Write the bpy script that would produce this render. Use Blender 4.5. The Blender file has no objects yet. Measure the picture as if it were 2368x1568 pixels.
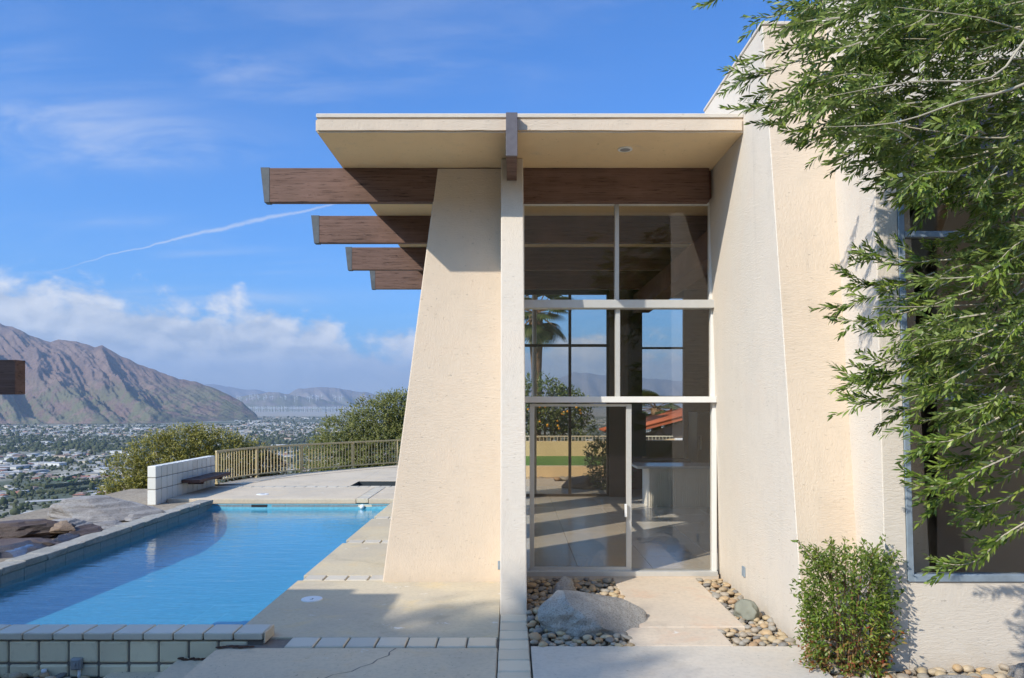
import bpy, bmesh, math, random
import numpy as np
from mathutils import Vector, Matrix, noise as mnoise

# ------------------------------------------------------------------ camera, light, sky
SC = bpy.context.scene
COL = SC.collection
EYE = 2.1                     # eye height above the deck
FPX = 1734.0                  # focal length in reference units (picture 2367 wide)
CX, CY = 1183.5, 929.0        # vanishing point in the same units
SUN = Vector((-1.275, -1.16, 1.236)).normalized()

cam = bpy.data.cameras.new('camera'); co = bpy.data.objects.new('camera', cam); COL.objects.link(co)
co.location = (0, 0, EYE); co.rotation_euler = (math.radians(90), 0, 0)
cam.sensor_width = 36; cam.lens = 36 * FPX / 2367.0
cam.shift_y = (CY - 784) / 2367.0
cam.clip_start = 0.1; cam.clip_end = 90000
SC.camera = co

SUN_EL = math.asin(SUN.z)
SUN_AZ = math.atan2(SUN.x, SUN.y)
sl = bpy.data.lights.new('sun', 'SUN'); so = bpy.data.objects.new('sun', sl); COL.objects.link(so)
sl.energy = 3.2; sl.angle = math.radians(0.53); sl.color = (1.0, 0.93, 0.82)
so.rotation_euler = SUN.to_track_quat('Z', 'Y').to_euler(); so.location = (-20, -20, 30)

SC.view_settings.view_transform = 'Standard'; SC.view_settings.look = 'None'
SC.view_settings.exposure = 0.74; SC.view_settings.gamma = 1.0
SC.render.engine = 'CYCLES'
SC.cycles.use_denoising = True
SC.cycles.max_bounces = 10; SC.cycles.transparent_max_bounces = 24
SC.cycles.glossy_bounces = 5; SC.cycles.diffuse_bounces = 4
SC.cycles.caustics_reflective = False; SC.cycles.caustics_refractive = False
SC.cycles.volume_bounces = 0
SC.cycles.sample_clamp_indirect = 6.0

# ------------------------------------------------------------------ node helpers
def nd(t, typ, ins=None, **props):
    n = t.nodes.new(typ)
    for k, v in props.items(): setattr(n, k, v)
    for k, v in (ins or {}).items():
        s = n.inputs[k]
        if isinstance(v, bpy.types.NodeSocket): t.links.new(v, s)
        else: s.default_value = v
    return n
def mth(t, op, a, b=None, c=None, clamp=False):
    n = t.nodes.new('ShaderNodeMath'); n.operation = op; n.use_clamp = clamp
    for i, v in enumerate((a, b, c)):
        if v is None: continue
        if isinstance(v, bpy.types.NodeSocket): t.links.new(v, n.inputs[i])
        else: n.inputs[i].default_value = v
    return n.outputs[0]
def rgb(c): return (c[0], c[1], c[2], 1.0)
def mixc(t, f, a, b, mode='MIX'):
    n = t.nodes.new('ShaderNodeMix'); n.data_type = 'RGBA'; n.blend_type = mode
    for s, v in ((n.inputs[0], f), (n.inputs[6], a), (n.inputs[7], b)):
        if isinstance(v, bpy.types.NodeSocket): t.links.new(v, s)
        else: s.default_value = v if isinstance(v, float) else rgb(v)
    return n.outputs[2]
def sstep(t, v, lo, hi):
    n = t.nodes.new('ShaderNodeMapRange'); n.interpolation_type = 'SMOOTHSTEP'
    for s, x in (('Value', v), ('From Min', lo), ('From Max', hi)):
        if isinstance(x, bpy.types.NodeSocket): t.links.new(x, n.inputs[s])
        else: n.inputs[s].default_value = x
    return n.outputs[0]
def noi(t, vec, scale, detail=4, rough=.55, dist=0.0):
    return nd(t, 'ShaderNodeTexNoise', {'Vector': vec, 'Scale': scale, 'Detail': float(detail), 'Roughness': rough, 'Distortion': dist}).outputs['Fac']
def mapv(t, vec, loc=(0,0,0), scale=(1,1,1), rot=(0,0,0)):
    return nd(t, 'ShaderNodeMapping', {'Vector': vec, 'Location': loc, 'Scale': scale, 'Rotation': rot}).outputs[0]
def gauss(t, a, b, ca, cb, sa, sb):
    da = mth(t, 'DIVIDE', mth(t, 'SUBTRACT', a, ca), sa); db = mth(t, 'DIVIDE', mth(t, 'SUBTRACT', b, cb), sb)
    r = mth(t, 'ADD', mth(t, 'MULTIPLY', da, da), mth(t, 'MULTIPLY', db, db))
    return mth(t, 'EXPONENT', mth(t, 'MULTIPLY', r, -1.0))

# ------------------------------------------------------------------ world
def make_world():
    w = bpy.data.worlds.new('World'); SC.world = w; w.use_nodes = True
    t = w.node_tree; t.nodes.clear()
    out = nd(t, 'ShaderNodeOutputWorld')
    sky = nd(t, 'ShaderNodeTexSky', sky_type='NISHITA')
    sky.sun_disc = False; sky.sun_elevation = SUN_EL; sky.sun_rotation = SUN_AZ
    sky.altitude = 200; sky.air_density = 1.0; sky.dust_density = 2.2; sky.ozone_density = 5.0
    skyc = mixc(t, 1.0, sky.outputs[0], (.31, .62, .94), 'MULTIPLY')
    bg1 = nd(t, 'ShaderNodeBackground', {'Color': skyc, 'Strength': 0.15})
    tc = nd(t, 'ShaderNodeTexCoord').outputs['Generated']
    sep = nd(t, 'ShaderNodeSeparateXYZ', {0: tc}); x, y, z = sep.outputs
    # gnomonic direction coordinates about +Y (a direction, so at infinity)
    ys = mth(t, 'MAXIMUM', mth(t, 'ABSOLUTE', y), 0.05)
    u = mth(t, 'DIVIDE', x, ys); v = mth(t, 'DIVIDE', z, ys)
    ahead = sstep(t, y, 0.0, 0.25)
    # thin high cloud on a flat layer overhead
    zz = mth(t, 'ADD', mth(t, 'MAXIMUM', z, 0.0), 0.16)
    px = mth(t, 'DIVIDE', x, zz); py = mth(t, 'DIVIDE', y, zz)
    pv = nd(t, 'ShaderNodeCombineXYZ', {0: px, 1: py, 2: 0.0}).outputs[0]
    streak = noi(t, mapv(t, pv, (3.1, 1.7, 0), (0.85, 3.2, 1), (0, 0, 0.10)), 1.3, 9, .60, .35)
    patch = noi(t, mapv(t, pv, (7.3, 2.2, 0), (0.5, 0.9, 1)), 0.9, 3, .5)
    ci = mth(t, 'MULTIPLY', sstep(t, streak, .44, .80), sstep(t, patch, .40, .70))
    ci = mth(t, 'MULTIPLY', ci, 0.55)
    uvv = nd(t, 'ShaderNodeCombineXYZ', {0: u, 1: v, 2: 0.0}).outputs[0]
    st2 = noi(t, mapv(t, uvv, (.3, .9, 0), (4.2, 15.0, 1), (0, 0, 0.17)), 1.0, 9, .60, .55)
    st2 = sstep(t, st2, .34, .80)
    blobs = None
    for (bx_, by_, sx, sy, amp) in ((130, 300, 330, 75, 1.0), (400, 355, 200, 38, .75), (560, 160, 120, 38, .62),
                                    (950, 165, 260, 60, .42), (60, 100, 110, 45, .38), (270, 512, 130, 22, .45),
                                    (300, 688, 420, 20, 1.25), (1080, 60, 300, 90, .25), (60, 560, 200, 60, .18)):
        g = mth(t, 'MULTIPLY', gauss(t, u, v, (bx_ - CX) / FPX, (CY - by_) / FPX, sx / FPX, sy / FPX), amp)
        blobs = g if blobs is None else mth(t, 'ADD', blobs, g)
    ci2 = mth(t, 'MULTIPLY', mth(t, 'MULTIPLY', mth(t, 'MULTIPLY', blobs, st2), ahead), .62)
    # vapour trail: a slightly sagging line across the sky
    uu = mth(t, 'SUBTRACT', u, -.42)
    wob = mth(t, 'MULTIPLY', mth(t, 'SUBTRACT', noi(t, mapv(t, uvv, (0, 0, 0), (9, 2, 1)), 2.2, 4, .6), .5), .012)
    line = mth(t, 'ADD', mth(t, 'ADD', mth(t, 'MULTIPLY', uu, .235), mth(t, 'MULTIPLY', mth(t, 'MULTIPLY', uu, uu), -.10)), mth(t, 'ADD', wob, .2235))
    dl = mth(t, 'ABSOLUTE', mth(t, 'SUBTRACT', v, line))
    tw = noi(t, mapv(t, uvv, (0, 0, 0), (40, 90, 1)), 1.0, 6, .7)
    wid = mth(t, 'ADD', 0.0009, mth(t, 'MULTIPLY', gauss(t, u, v, -.36, .235, .09, 1.0), .0020))
    tr = mth(t, 'MULTIPLY', sstep(t, mth(t, 'DIVIDE', dl, wid), 1.6, .1), sstep(t, tw, .12, .5))
    tr = mth(t, 'MULTIPLY', tr, mth(t, 'MULTIPLY', sstep(t, u, -.66, -.50), sstep(t, u, -.10, -.30)))
    tr = mth(t, 'MULTIPLY', mth(t, 'MULTIPLY', tr, ahead), .42)
    # heaped cloud bank low over the mountains, all round the horizon
    az = mth(t, 'ARCTAN2', x, y); el = mth(t, 'ARCSINE', z)
    qv = nd(t, 'ShaderNodeCombineXYZ', {0: az, 1: mth(t, 'MULTIPLY', el, 1.45), 2: 0.0}).outputs[0]
    lump = noi(t, mapv(t, qv, (1.32, .4, 0)), 15.0, 10, .57, .25)
    lump_s = noi(t, mapv(t, qv, (1.32 + .010, .4 - .016, 0)), 15.0, 10, .57, .25)
    big = noi(t, mapv(t, qv, (2.2, .1, 0), (1, .4, 1)), 3.2, 2, .5)
    top = mth(t, 'ADD', .080, mth(t, 'MULTIPLY', sstep(t, az, -.13, -.34), .050))
    top = mth(t, 'ADD', top, mth(t, 'MULTIPLY', mth(t, 'SUBTRACT', big, .5), .06))
    def dens(l):
        a = mth(t, 'DIVIDE', mth(t, 'SUBTRACT', top, el), .030)
        return mth(t, 'ADD', a, mth(t, 'MULTIPLY', mth(t, 'SUBTRACT', l, .5), 5.6))
    d0 = dens(lump); d1 = dens(lump_s)
    cu = mth(t, 'MULTIPLY', sstep(t, d0, -.3, .9), sstep(t, el, -.02, .02))
    lit = mth(t, 'ADD', mth(t, 'MULTIPLY', mth(t, 'SUBTRACT', d0, d1), 0.75), .45, clamp=True)
    edge = sstep(t, d0, 2.6, .1)
    lit = mth(t, 'ADD', mth(t, 'MULTIPLY', lit, .65), mth(t, 'MULTIPLY', edge, .32), clamp=True)
    lit = mth(t, 'MULTIPLY', lit, mth(t, 'ADD', .25, mth(t, 'MULTIPLY', sstep(t, el, .02, .085), .85)))
    ccol = mixc(t, lit, (.42, .50, .62), (1.0, 1.0, .99))
    bgc = nd(t, 'ShaderNodeBackground', {'Color': ccol, 'Strength': 0.60})
    sd = nd(t, 'ShaderNodeVectorMath', {0: tc, 1: SUN[:]}, operation='DOT_PRODUCT').outputs['Value']
    glow = mth(t, 'POWER', mth(t, 'MAXIMUM', sd, 0.0), 3.0)          # thin cloud scatters forward, brighter towards the sun
    bgw = nd(t, 'ShaderNodeBackground', {'Color': rgb((.92, .95, 1.0)), 'Strength': mth(t, 'ADD', .56, mth(t, 'MULTIPLY', glow, 3.0))})
    m1 = nd(t, 'ShaderNodeMixShader', {0: mth(t, 'ADD', mth(t, 'MAXIMUM', ci, ci2), tr, clamp=True), 1: bg1.outputs[0], 2: bgw.outputs[0]})
    m2 = nd(t, 'ShaderNodeMixShader', {0: mth(t, 'MULTIPLY', cu, .93), 1: m1.outputs[0], 2: bgc.outputs[0]})
    t.links.new(m2.outputs[0], out.inputs[0])
    w.cycles.sampling_method = 'MANUAL'; w.cycles.sample_map_resolution = 512
make_world()

# ------------------------------------------------------------------ mesh helpers
R = random.Random(7)
def W(xd, yd, d): return Vector(((xd - CX) / FPX * d, d, EYE + (CY - yd) / FPX * d))
def tag(o, label=None, cat=None, group=None, kind=None):
    if label: o['label'] = label
    if cat: o['category'] = cat
    if group: o['group'] = group
    if kind: o['kind'] = kind
    return o
def empty(name, loc=(0, 0, 0)):
    o = bpy.data.objects.new(name, None); COL.objects.link(o); o.location = loc; o.empty_display_size = .1
    return o
def link(name, me, mats, parent=None, smooth=False):
    o = bpy.data.objects.new(name, me); COL.objects.link(o)
    if mats is not None:
        if not isinstance(mats, (list, tuple)): mats = [mats]
        if len(me.materials) == 0:
            for m in mats: me.materials.append(m)
    if smooth: me.shade_smooth()
    if parent is not None:
        o.parent = parent; o.matrix_parent_inverse = Matrix.Translation(-Vector(parent.location))
    return o
def mesh(name, v, f, mats, parent=None, smooth=False, mi=None):
    me = bpy.data.meshes.new(name); me.from_pydata([tuple(p) for p in v], [], [tuple(q) for q in f])
    if mi is not None: me.polygons.foreach_set('material_index', mi)
    me.update()
    return link(name, me, mats, parent, smooth)
def fixn(me):
    bm = bmesh.new(); bm.from_mesh(me); bmesh.ops.recalc_face_normals(bm, faces=bm.faces[:]); bm.to_mesh(me); bm.free()
def hexa(name, b, tp, mat, parent=None, bevel=0.0, smooth=False):
    """solid from 4 bottom points and 4 top points (same order)"""
    v = [tuple(p) for p in b] + [tuple(p) for p in tp]
    f = [(3, 2, 1, 0), (4, 5, 6, 7), (0, 1, 5, 4), (1, 2, 6, 5), (2, 3, 7, 6), (3, 0, 4, 7)]
    bm = bmesh.new(); vs = [bm.verts.new(p) for p in v]
    for q in f: bm.faces.new([vs[i] for i in q])
    bmesh.ops.recalc_face_normals(bm, faces=bm.faces[:])
    if bevel > 0: bmesh.ops.bevel(bm, geom=bm.edges[:], offset=bevel, segments=2 if bevel > .008 else 1, affect='EDGES', profile=.5)
    me = bpy.data.meshes.new(name); bm.to_mesh(me); bm.free()
    return link(name, me, mat, parent, smooth)
def box(name, x, y, z, mat, parent=None, bevel=0.0):
    b = [(x[0], y[0], z[0]), (x[1], y[0], z[0]), (x[1], y[1], z[0]), (x[0], y[1], z[0])]
    t = [(p[0], p[1], z[1]) for p in b]
    return hexa(name, b, t, mat, parent, bevel)
def boxpx(name, x0, y0, x1, y1, d, dep, mat, parent=None, bevel=0.0):
    a = W(x0, y1, d); c = W(x1, y0, d)
    return box(name, (a.x, c.x), (d, d + dep), (a.z, c.z), mat, parent, bevel)
def prism(name, pts, z0, z1, mat, parent=None, bevel=0.0):
    """vertical prism over a plan polygon"""
    bm = bmesh.new()
    f = bm.faces.new([bm.verts.new((p[0], p[1], z0)) for p in pts])
    r = bmesh.ops.extrude_face_region(bm, geom=[f])
    for g in r['geom']:
        if isinstance(g, bmesh.types.BMVert): g.co.z = z1
    bmesh.ops.recalc_face_normals(bm, faces=bm.faces[:])
    if bevel: bmesh.ops.bevel(bm, geom=bm.edges[:], offset=bevel, segments=1, affect='EDGES')
    bmesh.ops.triangulate(bm, faces=[q for q in bm.faces if len(q.verts) > 4])
    me = bpy.data.meshes.new(name); bm.to_mesh(me); bm.free()
    return link(name, me, mat, parent)
def tube_geo(pts, rad, n=6):
    pts = [Vector(p) for p in pts]; V = []; F = []
    up = Vector((0.13, 0.21, 1)).normalized()
    for i, p in enumerate(pts):
        tg = (pts[min(i + 1, len(pts) - 1)] - pts[max(i - 1, 0)]).normalized()
        a = tg.cross(up)
        if a.length < 1e-4: a = tg.cross(Vector((1, 0, 0)))
        a.normalize(); b = tg.cross(a)
        r = rad[i] if isinstance(rad, (list, tuple)) else rad
        for k in range(n):
            th = 2 * math.pi * k / n; V.append(p + a * (math.cos(th) * r) + b * (math.sin(th) * r))
    for i in range(len(pts) - 1):
        for k in range(n):
            F.append((i * n + k, i * n + (k + 1) % n, (i + 1) * n + (k + 1) % n, (i + 1) * n + k))
    F.append(tuple(range(n - 1, -1, -1))); F.append(tuple((len(pts) - 1) * n + k for k in range(n)))
    return V, F
def tube(name, pts, rad, mat, parent=None, n=8):
    V, F = tube_geo(pts, rad, n); return mesh(name, V, F, mat, parent, True)
def cyl(name, c, r, h, mat, parent=None, n=20, r2=None):
    r2 = r if r2 is None else r2
    V = [(c[0] + r * math.cos(2 * math.pi * k / n), c[1] + r * math.sin(2 * math.pi * k / n), c[2]) for k in range(n)]
    V += [(c[0] + r2 * math.cos(2 * math.pi * k / n), c[1] + r2 * math.sin(2 * math.pi * k / n), c[2] + h) for k in range(n)]
    F = [tuple(range(n - 1, -1, -1)), tuple(range(n, 2 * n))] + [(k, (k + 1) % n, n + (k + 1) % n, n + k) for k in range(n)]
    return mesh(name, V, F, mat, parent)
def leaves_geo(base, dirs, ups, L, Wd, fold=.18):
    """lens shaped leaves; arrays (n,3),(n,3),(n,3),(n,),(n,) -> verts, faces"""
    dirs = dirs / np.linalg.norm(dirs, axis=1, keepdims=True)
    side = np.cross(dirs, ups); side /= np.linalg.norm(side, axis=1, keepdims=True) + 1e-9
    nrm = np.cross(side, dirs)
    L = L[:, None]; Wd = Wd[:, None]; n = len(base)
    b = base; t = base + dirs * L - nrm * L * .10
    m1 = base + dirs * L * .33; m2 = base + dirs * L * .68 - nrm * L * .03
    dn = nrm * Wd * fold
    v = np.stack([b, m1 - side * Wd * .46 + dn, m1 + side * Wd * .46 + dn, m2 - side * Wd * .42 + dn, m2 + side * Wd * .42 + dn, t], 1).reshape(-1, 3)
    i = np.arange(n)[:, None] * 6
    tri = np.concatenate([i + np.array([[0, 2, 1]]), i + np.array([[3, 4, 5]])]); quad = i + np.array([[1, 2, 4, 3]])
    return v, tri, quad
def np_mesh(name, v, tri, quad, mats, parent=None, extra=None, smooth=False):
    """numpy mesh; extra = (verts, faces) with material slot 1"""
    f = [tuple(a) for a in tri.tolist()] + [tuple(a) for a in quad.tolist()]
    mi = [0] * len(f); vv = v.tolist()
    if extra:
        o = len(vv); vv += [tuple(p) for p in extra[0]]; f += [tuple(o + k for k in q) for q in extra[1]]; mi += [1] * len(extra[1])
    return mesh(name, vv, f, mats, parent, smooth, mi)
def curve3(pts, n):
    """Catmull-Rom through points"""
    P = [Vector(p) for p in pts]; P = [P[0] * 2 - P[1]] + P + [P[-1] * 2 - P[-2]]; out = []
    m = len(P) - 3
    for k in range(n + 1):
        s = min(k / n * m, m - 1e-6); i = int(s); f = s - i
        a, b, c, d = P[i:i + 4]
        out.append(.5 * ((2 * b) + (c - a) * f + (2 * a - 5 * b + 4 * c - d) * f * f + (3 * b - a - 3 * c + d) * f ** 3))
    return out
def ico(sub):
    bm = bmesh.new(); bmesh.ops.create_icosphere(bm, subdivisions=sub, radius=1)
    v = np.array([p.co[:] for p in bm.verts]); f = np.array([[q.index for q in g.verts] for g in bm.faces]); bm.free()
    return v, f
def rock(name, c, s, mat, seed, parent=None, sub=4, amp=.28, freq=1.2, flat=0.0, rotz=0.0, layers=0.0, ridge=.5, chis=(.66, .9), smooth=True):
    v, f = ico(sub); out = []
    off = Vector((seed * 3.7, seed * 1.3, seed * 2.1)); cr, sr = math.cos(rotz), math.sin(rotz)
    for p in v:
        q = Vector(p); k = 1 + amp * (mnoise.noise(q * freq + off)) + amp * .5 * mnoise.noise(q * freq * 2.3 + off) + amp * .22 * mnoise.noise(q * freq * 5.1 + off)
        k += amp * ridge * (.5 - abs(mnoise.noise(q * freq * 1.6 + off * 2)) * 1.6)
        q = q * k
        # chisel: clip against a few random planes for broken faces
        rr = random.Random(seed)
        for _ in range(7):
            n = Vector((rr.uniform(-1, 1), rr.uniform(-1, 1), rr.uniform(-.6, 1))).normalized(); h = rr.uniform(*chis)
            e = q.dot(n) - h
            if e > 0: q -= n * e * .88
        if q.z < -flat: q.z = -flat + (q.z + flat) * .2
        z = q.z * s[2]
        if layers: z = z + layers * .5 * math.sin(z / layers * 6.283) * .3
        x, y = q.x * s[0], q.y * s[1]
        if layers:
            g = 1 + .07 * mnoise.noise(Vector((x * .8, y * .8, math.floor(z / layers) * 3.1)))
            x *= g; y *= g
        out.append((c[0] + x * cr - y * sr, c[1] + x * sr + y * cr, c[2] + z))
    return mesh(name, out, f.tolist(), mat, parent, smooth)

# ------------------------------------------------------------------ materials
def base_mat(name, rough=.8, spec=.3):
    m = bpy.data.materials.new(name); m.use_nodes = True; t = m.node_tree
    b = t.nodes['Principled BSDF']; b.inputs['Roughness'].default_value = rough; b.inputs['Specular IOR Level'].default_value = spec
    return m, t, b
def objco(t): return nd(t, 'ShaderNodeTexCoord').outputs['Object']
def worldp(t): return nd(t, 'ShaderNodeNewGeometry').outputs['Position']
def bump(t, b, h, strength, dist):
    n = nd(t, 'ShaderNodeBump', {'Height': h, 'Strength': strength, 'Distance': dist}); t.links.new(n.outputs[0], b.inputs['Normal'])
def plain(name, c, rough=.6, var=.12, scale=8.0, metal=0.0, spec=.4, bmp=0.0):
    m, t, b = base_mat(name, rough, spec); p = worldp(t)
    n = noi(t, p, scale, 6, .6)
    t.links.new(mixc(t, n, [k * (1 - var) for k in c], [min(1, k * (1 + var)) for k in c]), b.inputs['Base Color'])
    b.inputs['Metallic'].default_value = metal
    if bmp: bump(t, b, noi(t, p, scale * 5, 4, .6), .5, bmp)
    return m
def stucco(name, c, warm, rough=.9):
    m, t, b = base_mat(name, rough, .15); p = worldp(t)
    big = noi(t, mapv(t, p, (0, 0, 0), (1, 1, .45)), .9, 4, .6)
    col = mixc(t, sstep(t, big, .32, .7), c, warm)
    med = noi(t, p, 5.0, 5, .65)
    col = mixc(t, mth(t, 'MULTIPLY', sstep(t, med, .45, .8), .35), col, [k * .86 for k in c])
    run = noi(t, mapv(t, p, (0, 0, 0), (5.5, 5.5, .35)), 1.0, 5, .6)
    col = mixc(t, mth(t, 'MULTIPLY', sstep(t, run, .56, .82), .28), col, (.46, .41, .35))
    # shallow trowel strokes: long in one direction, patches at changing angles
    ang = noi(t, p, 1.1, 1, .5)
    d1 = noi(t, mapv(t, p, (0, 0, 0), (13, 13, 60)), 1.0, 4, .65, 1.2)
    d2 = noi(t, mapv(t, p, (3, 1, 0), (46, 46, 17), (0.5, .4, .3)), 1.0, 4, .65, 1.2)
    k = sstep(t, ang, .45, .6)
    tro = mth(t, 'ADD', mth(t, 'MULTIPLY', d1, mth(t, 'SUBTRACT', 1.0, k)), mth(t, 'MULTIPLY', d2, k))
    pit = sstep(t, noi(t, mapv(t, p, (0, 0, 0), (18, 18, 46)), 1.0, 3, .6), .66, .72)
    col = mixc(t, mth(t, 'MULTIPLY', pit, .42), col, [k_ * .5 for k_ in c])
    zz = nd(t, 'ShaderNodeSeparateXYZ', {0: p}).outputs[2]
    spl = mth(t, 'MULTIPLY', sstep(t, mth(t, 'ADD', zz, mth(t, 'MULTIPLY', noi(t, p, 7, 5, .65), .35)), .38, .10), .38)
    col = mixc(t, spl, col, (.43, .36, .27))
    blot = sstep(t, noi(t, mapv(t, p, (5, 5, 2)), 1.7, 6, .7, .6), .50, .72)
    col = mixc(t, mth(t, 'MULTIPLY', blot, .30), col, [min(1, c[0] * 1.04), c[1] * .955, c[2] * .90])
    t.links.new(col, b.inputs['Base Color'])
    h = mth(t, 'ADD', mth(t, 'MULTIPLY', sstep(t, tro, .36, .66), .6), mth(t, 'MULTIPLY', noi(t, p, 60, 5, .7), .55))
    h = mth(t, 'SUBTRACT', h, mth(t, 'MULTIPLY', pit, .8))
    h = mth(t, 'ADD', h, mth(t, 'MULTIPLY', noi(t, p, 2.5, 3, .5), 1.6))
    bump(t, b, h, .55, .0045)
    return m
def concrete(name, c, c2, stain, rough=.85, pits=.35, wet=0.0):
    m, t, b = base_mat(name, rough, .25); p = worldp(t)
    big = noi(t, p, .75, 5, .62); col = mixc(t, sstep(t, big, .33, .68), c, c2)
    st = noi(t, mapv(t, p, (4, 2, 0)), 1.9, 6, .66, .5)
    col = mixc(t, mth(t, 'MULTIPLY', sstep(t, st, .50, .70), .8), col, stain)
    col = mixc(t, mth(t, 'MULTIPLY', sstep(t, noi(t, mapv(t, p, (1, 7, 0)), 1.1, 7, .7, .8), .54, .72), .45), col, [k * .62 for k in c2])
    fine = noi(t, p, 22, 5, .7); col = mixc(t, mth(t, 'MULTIPLY', sstep(t, fine, .4, .75), .35), col, [k * .6 for k in c])
    pt = sstep(t, noi(t, p, 34, 3, .6), .655, .69)
    pt = mth(t, 'MULTIPLY', pt, sstep(t, noi(t, p, 2.4, 2, .5), .38, .62))
    col = mixc(t, mth(t, 'MULTIPLY', pt, pits * 1.8, clamp=True), col, [k * .3 for k in c])
    chalk = mth(t, 'MULTIPLY', sstep(t, noi(t, mapv(t, p, (9, 5, 0)), 3.2, 7, .72, .3), .62, .71), .8)
    col = mixc(t, chalk, col, (.72, .71, .68))
    t.links.new(col, b.inputs['Base Color'])
    h = mth(t, 'SUBTRACT', mth(t, 'ADD', mth(t, 'MULTIPLY', fine, .6), mth(t, 'MULTIPLY', big, 1.5)), pt)
    bump(t, b, h, .5, .004)
    return m
def blockmat(name, c, edge, amt):
    """pale glazed slump block: slightly different body colour per block, stained rims"""
    m, t, b = base_mat(name, .42, .45)
    rnd = nd(t, 'ShaderNodeObjectInfo').outputs['Random']; p = worldp(t)
    col = mixc(t, rnd, [k * .9 for k in c], [min(1, k * 1.07) for k in c])
    g = nd(t, 'ShaderNodeTexCoord').outputs['Generated']; s = nd(t, 'ShaderNodeSeparateXYZ', {0: g})
    e = None
    for a in s.outputs:
        d = mth(t, 'ABSOLUTE', mth(t, 'SUBTRACT', a, .5)); e = d if e is None else mth(t, 'ADD', mth(t, 'POWER', d, 4.0), mth(t, 'POWER', e, 4.0)) if False else mth(t, 'ADD', e, mth(t, 'POWER', mth(t, 'MULTIPLY', d, 2.0), 6.0))
    e = mth(t, 'ADD', mth(t, 'MULTIPLY', e, .33), mth(t, 'MULTIPLY', mth(t, 'SUBTRACT', noi(t, p, 14, 5, .65), .5), .6))
    col = mixc(t, mth(t, 'MULTIPLY', sstep(t, e, .42, .95), amt), col, edge)
    col = mixc(t, mth(t, 'MULTIPLY', sstep(t, noi(t, p, 40, 4, .7), .5, .8), .25), col, [k * .8 for k in c])
    t.links.new(col, b.inputs['Base Color']); bump(t, b, noi(t, p, 25, 4, .6), .25, .004)
    return m
def wood(name, c, c2, rough=.7):
    m, t, b = base_mat(name, rough, .25); p = worldp(t)
    g = noi(t, mapv(t, p, (0, 0, 0), (1.2, 22, 30)), 1.0, 6, .65, .4)
    col = mixc(t, sstep(t, g, .3, .7), c, c2)
    cr = sstep(t, noi(t, mapv(t, p, (2, 0, 0), (2.6, 20, 70)), 1.0, 4, .7, .2), .585, .625)
    col = mixc(t, mth(t, 'MULTIPLY', cr, .8), col, [k * .22 for k in c])
    lg = noi(t, p, 1.4, 3, .6); col = mixc(t, mth(t, 'MULTIPLY', sstep(t, lg, .45, .75), .4), col, (.27, .155, .12))
    t.links.new(col, b.inputs['Base Color'])
    bump(t, b, mth(t, 'SUBTRACT', g, cr), .6, .005)
    return m
def glassmat(name, tint, refl=.045, rough=0.0):
    m = bpy.data.materials.new(name); m.use_nodes = True; t = m.node_tree; t.nodes.clear()
    out = nd(t, 'ShaderNodeOutputMaterial'); lw = nd(t, 'ShaderNodeLayerWeight', {'Blend': .5}).outputs['Facing']
    f = mth(t, 'ADD', refl, mth(t, 'MULTIPLY', mth(t, 'POWER', lw, 5.0), 1 - refl), clamp=True)
    tr = nd(t, 'ShaderNodeBsdfTransparent', {'Color': rgb(tint)}); gl = nd(t, 'ShaderNodeBsdfGlossy', {'Roughness': rough, 'Color': rgb((1, 1, 1))})
    mx = nd(t, 'ShaderNodeMixShader', {0: f, 1: tr.outputs[0], 2: gl.outputs[0]}); t.links.new(mx.outputs[0], out.inputs[0])
    return m
def watermat(name, tint, str_, sc=(2.4, 9.0)):
    m = bpy.data.materials.new(name); m.use_nodes = True; t = m.node_tree; t.nodes.clear()
    out = nd(t, 'ShaderNodeOutputMaterial'); p = worldp(t)
    h = mth(t, 'ADD', noi(t, mapv(t, p, (0, 0, 0), (sc[0] * .5, sc[1] * .5, 1)), 1.0, 3, .5, .4), mth(t, 'MULTIPLY', noi(t, mapv(t, p, (0, 0, 0), (sc[0] * 2.2, sc[1] * 2, 1), (0, 0, .3)), 1.0, 3, .5), .35))
    bp = nd(t, 'ShaderNodeBump', {'Height': h, 'Strength': str_, 'Distance': .02}).outputs[0]
    lw = nd(t, 'ShaderNodeLayerWeight', {'Blend': .5, 'Normal': bp}).outputs['Facing']
    f = mth(t, 'ADD', .025, mth(t, 'MULTIPLY', mth(t, 'POWER', lw, 5.0), .97), clamp=True)
    tr = nd(t, 'ShaderNodeBsdfTransparent', {'Color': rgb(tint)}); gl = nd(t, 'ShaderNodeBsdfGlossy', {'Roughness': .015, 'Color': rgb((1, 1, 1)), 'Normal': bp})
    mx = nd(t, 'ShaderNodeMixShader', {0: f, 1: tr.outputs[0], 2: gl.outputs[0]}); t.links.new(mx.outputs[0], out.inputs[0])
    return m
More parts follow.
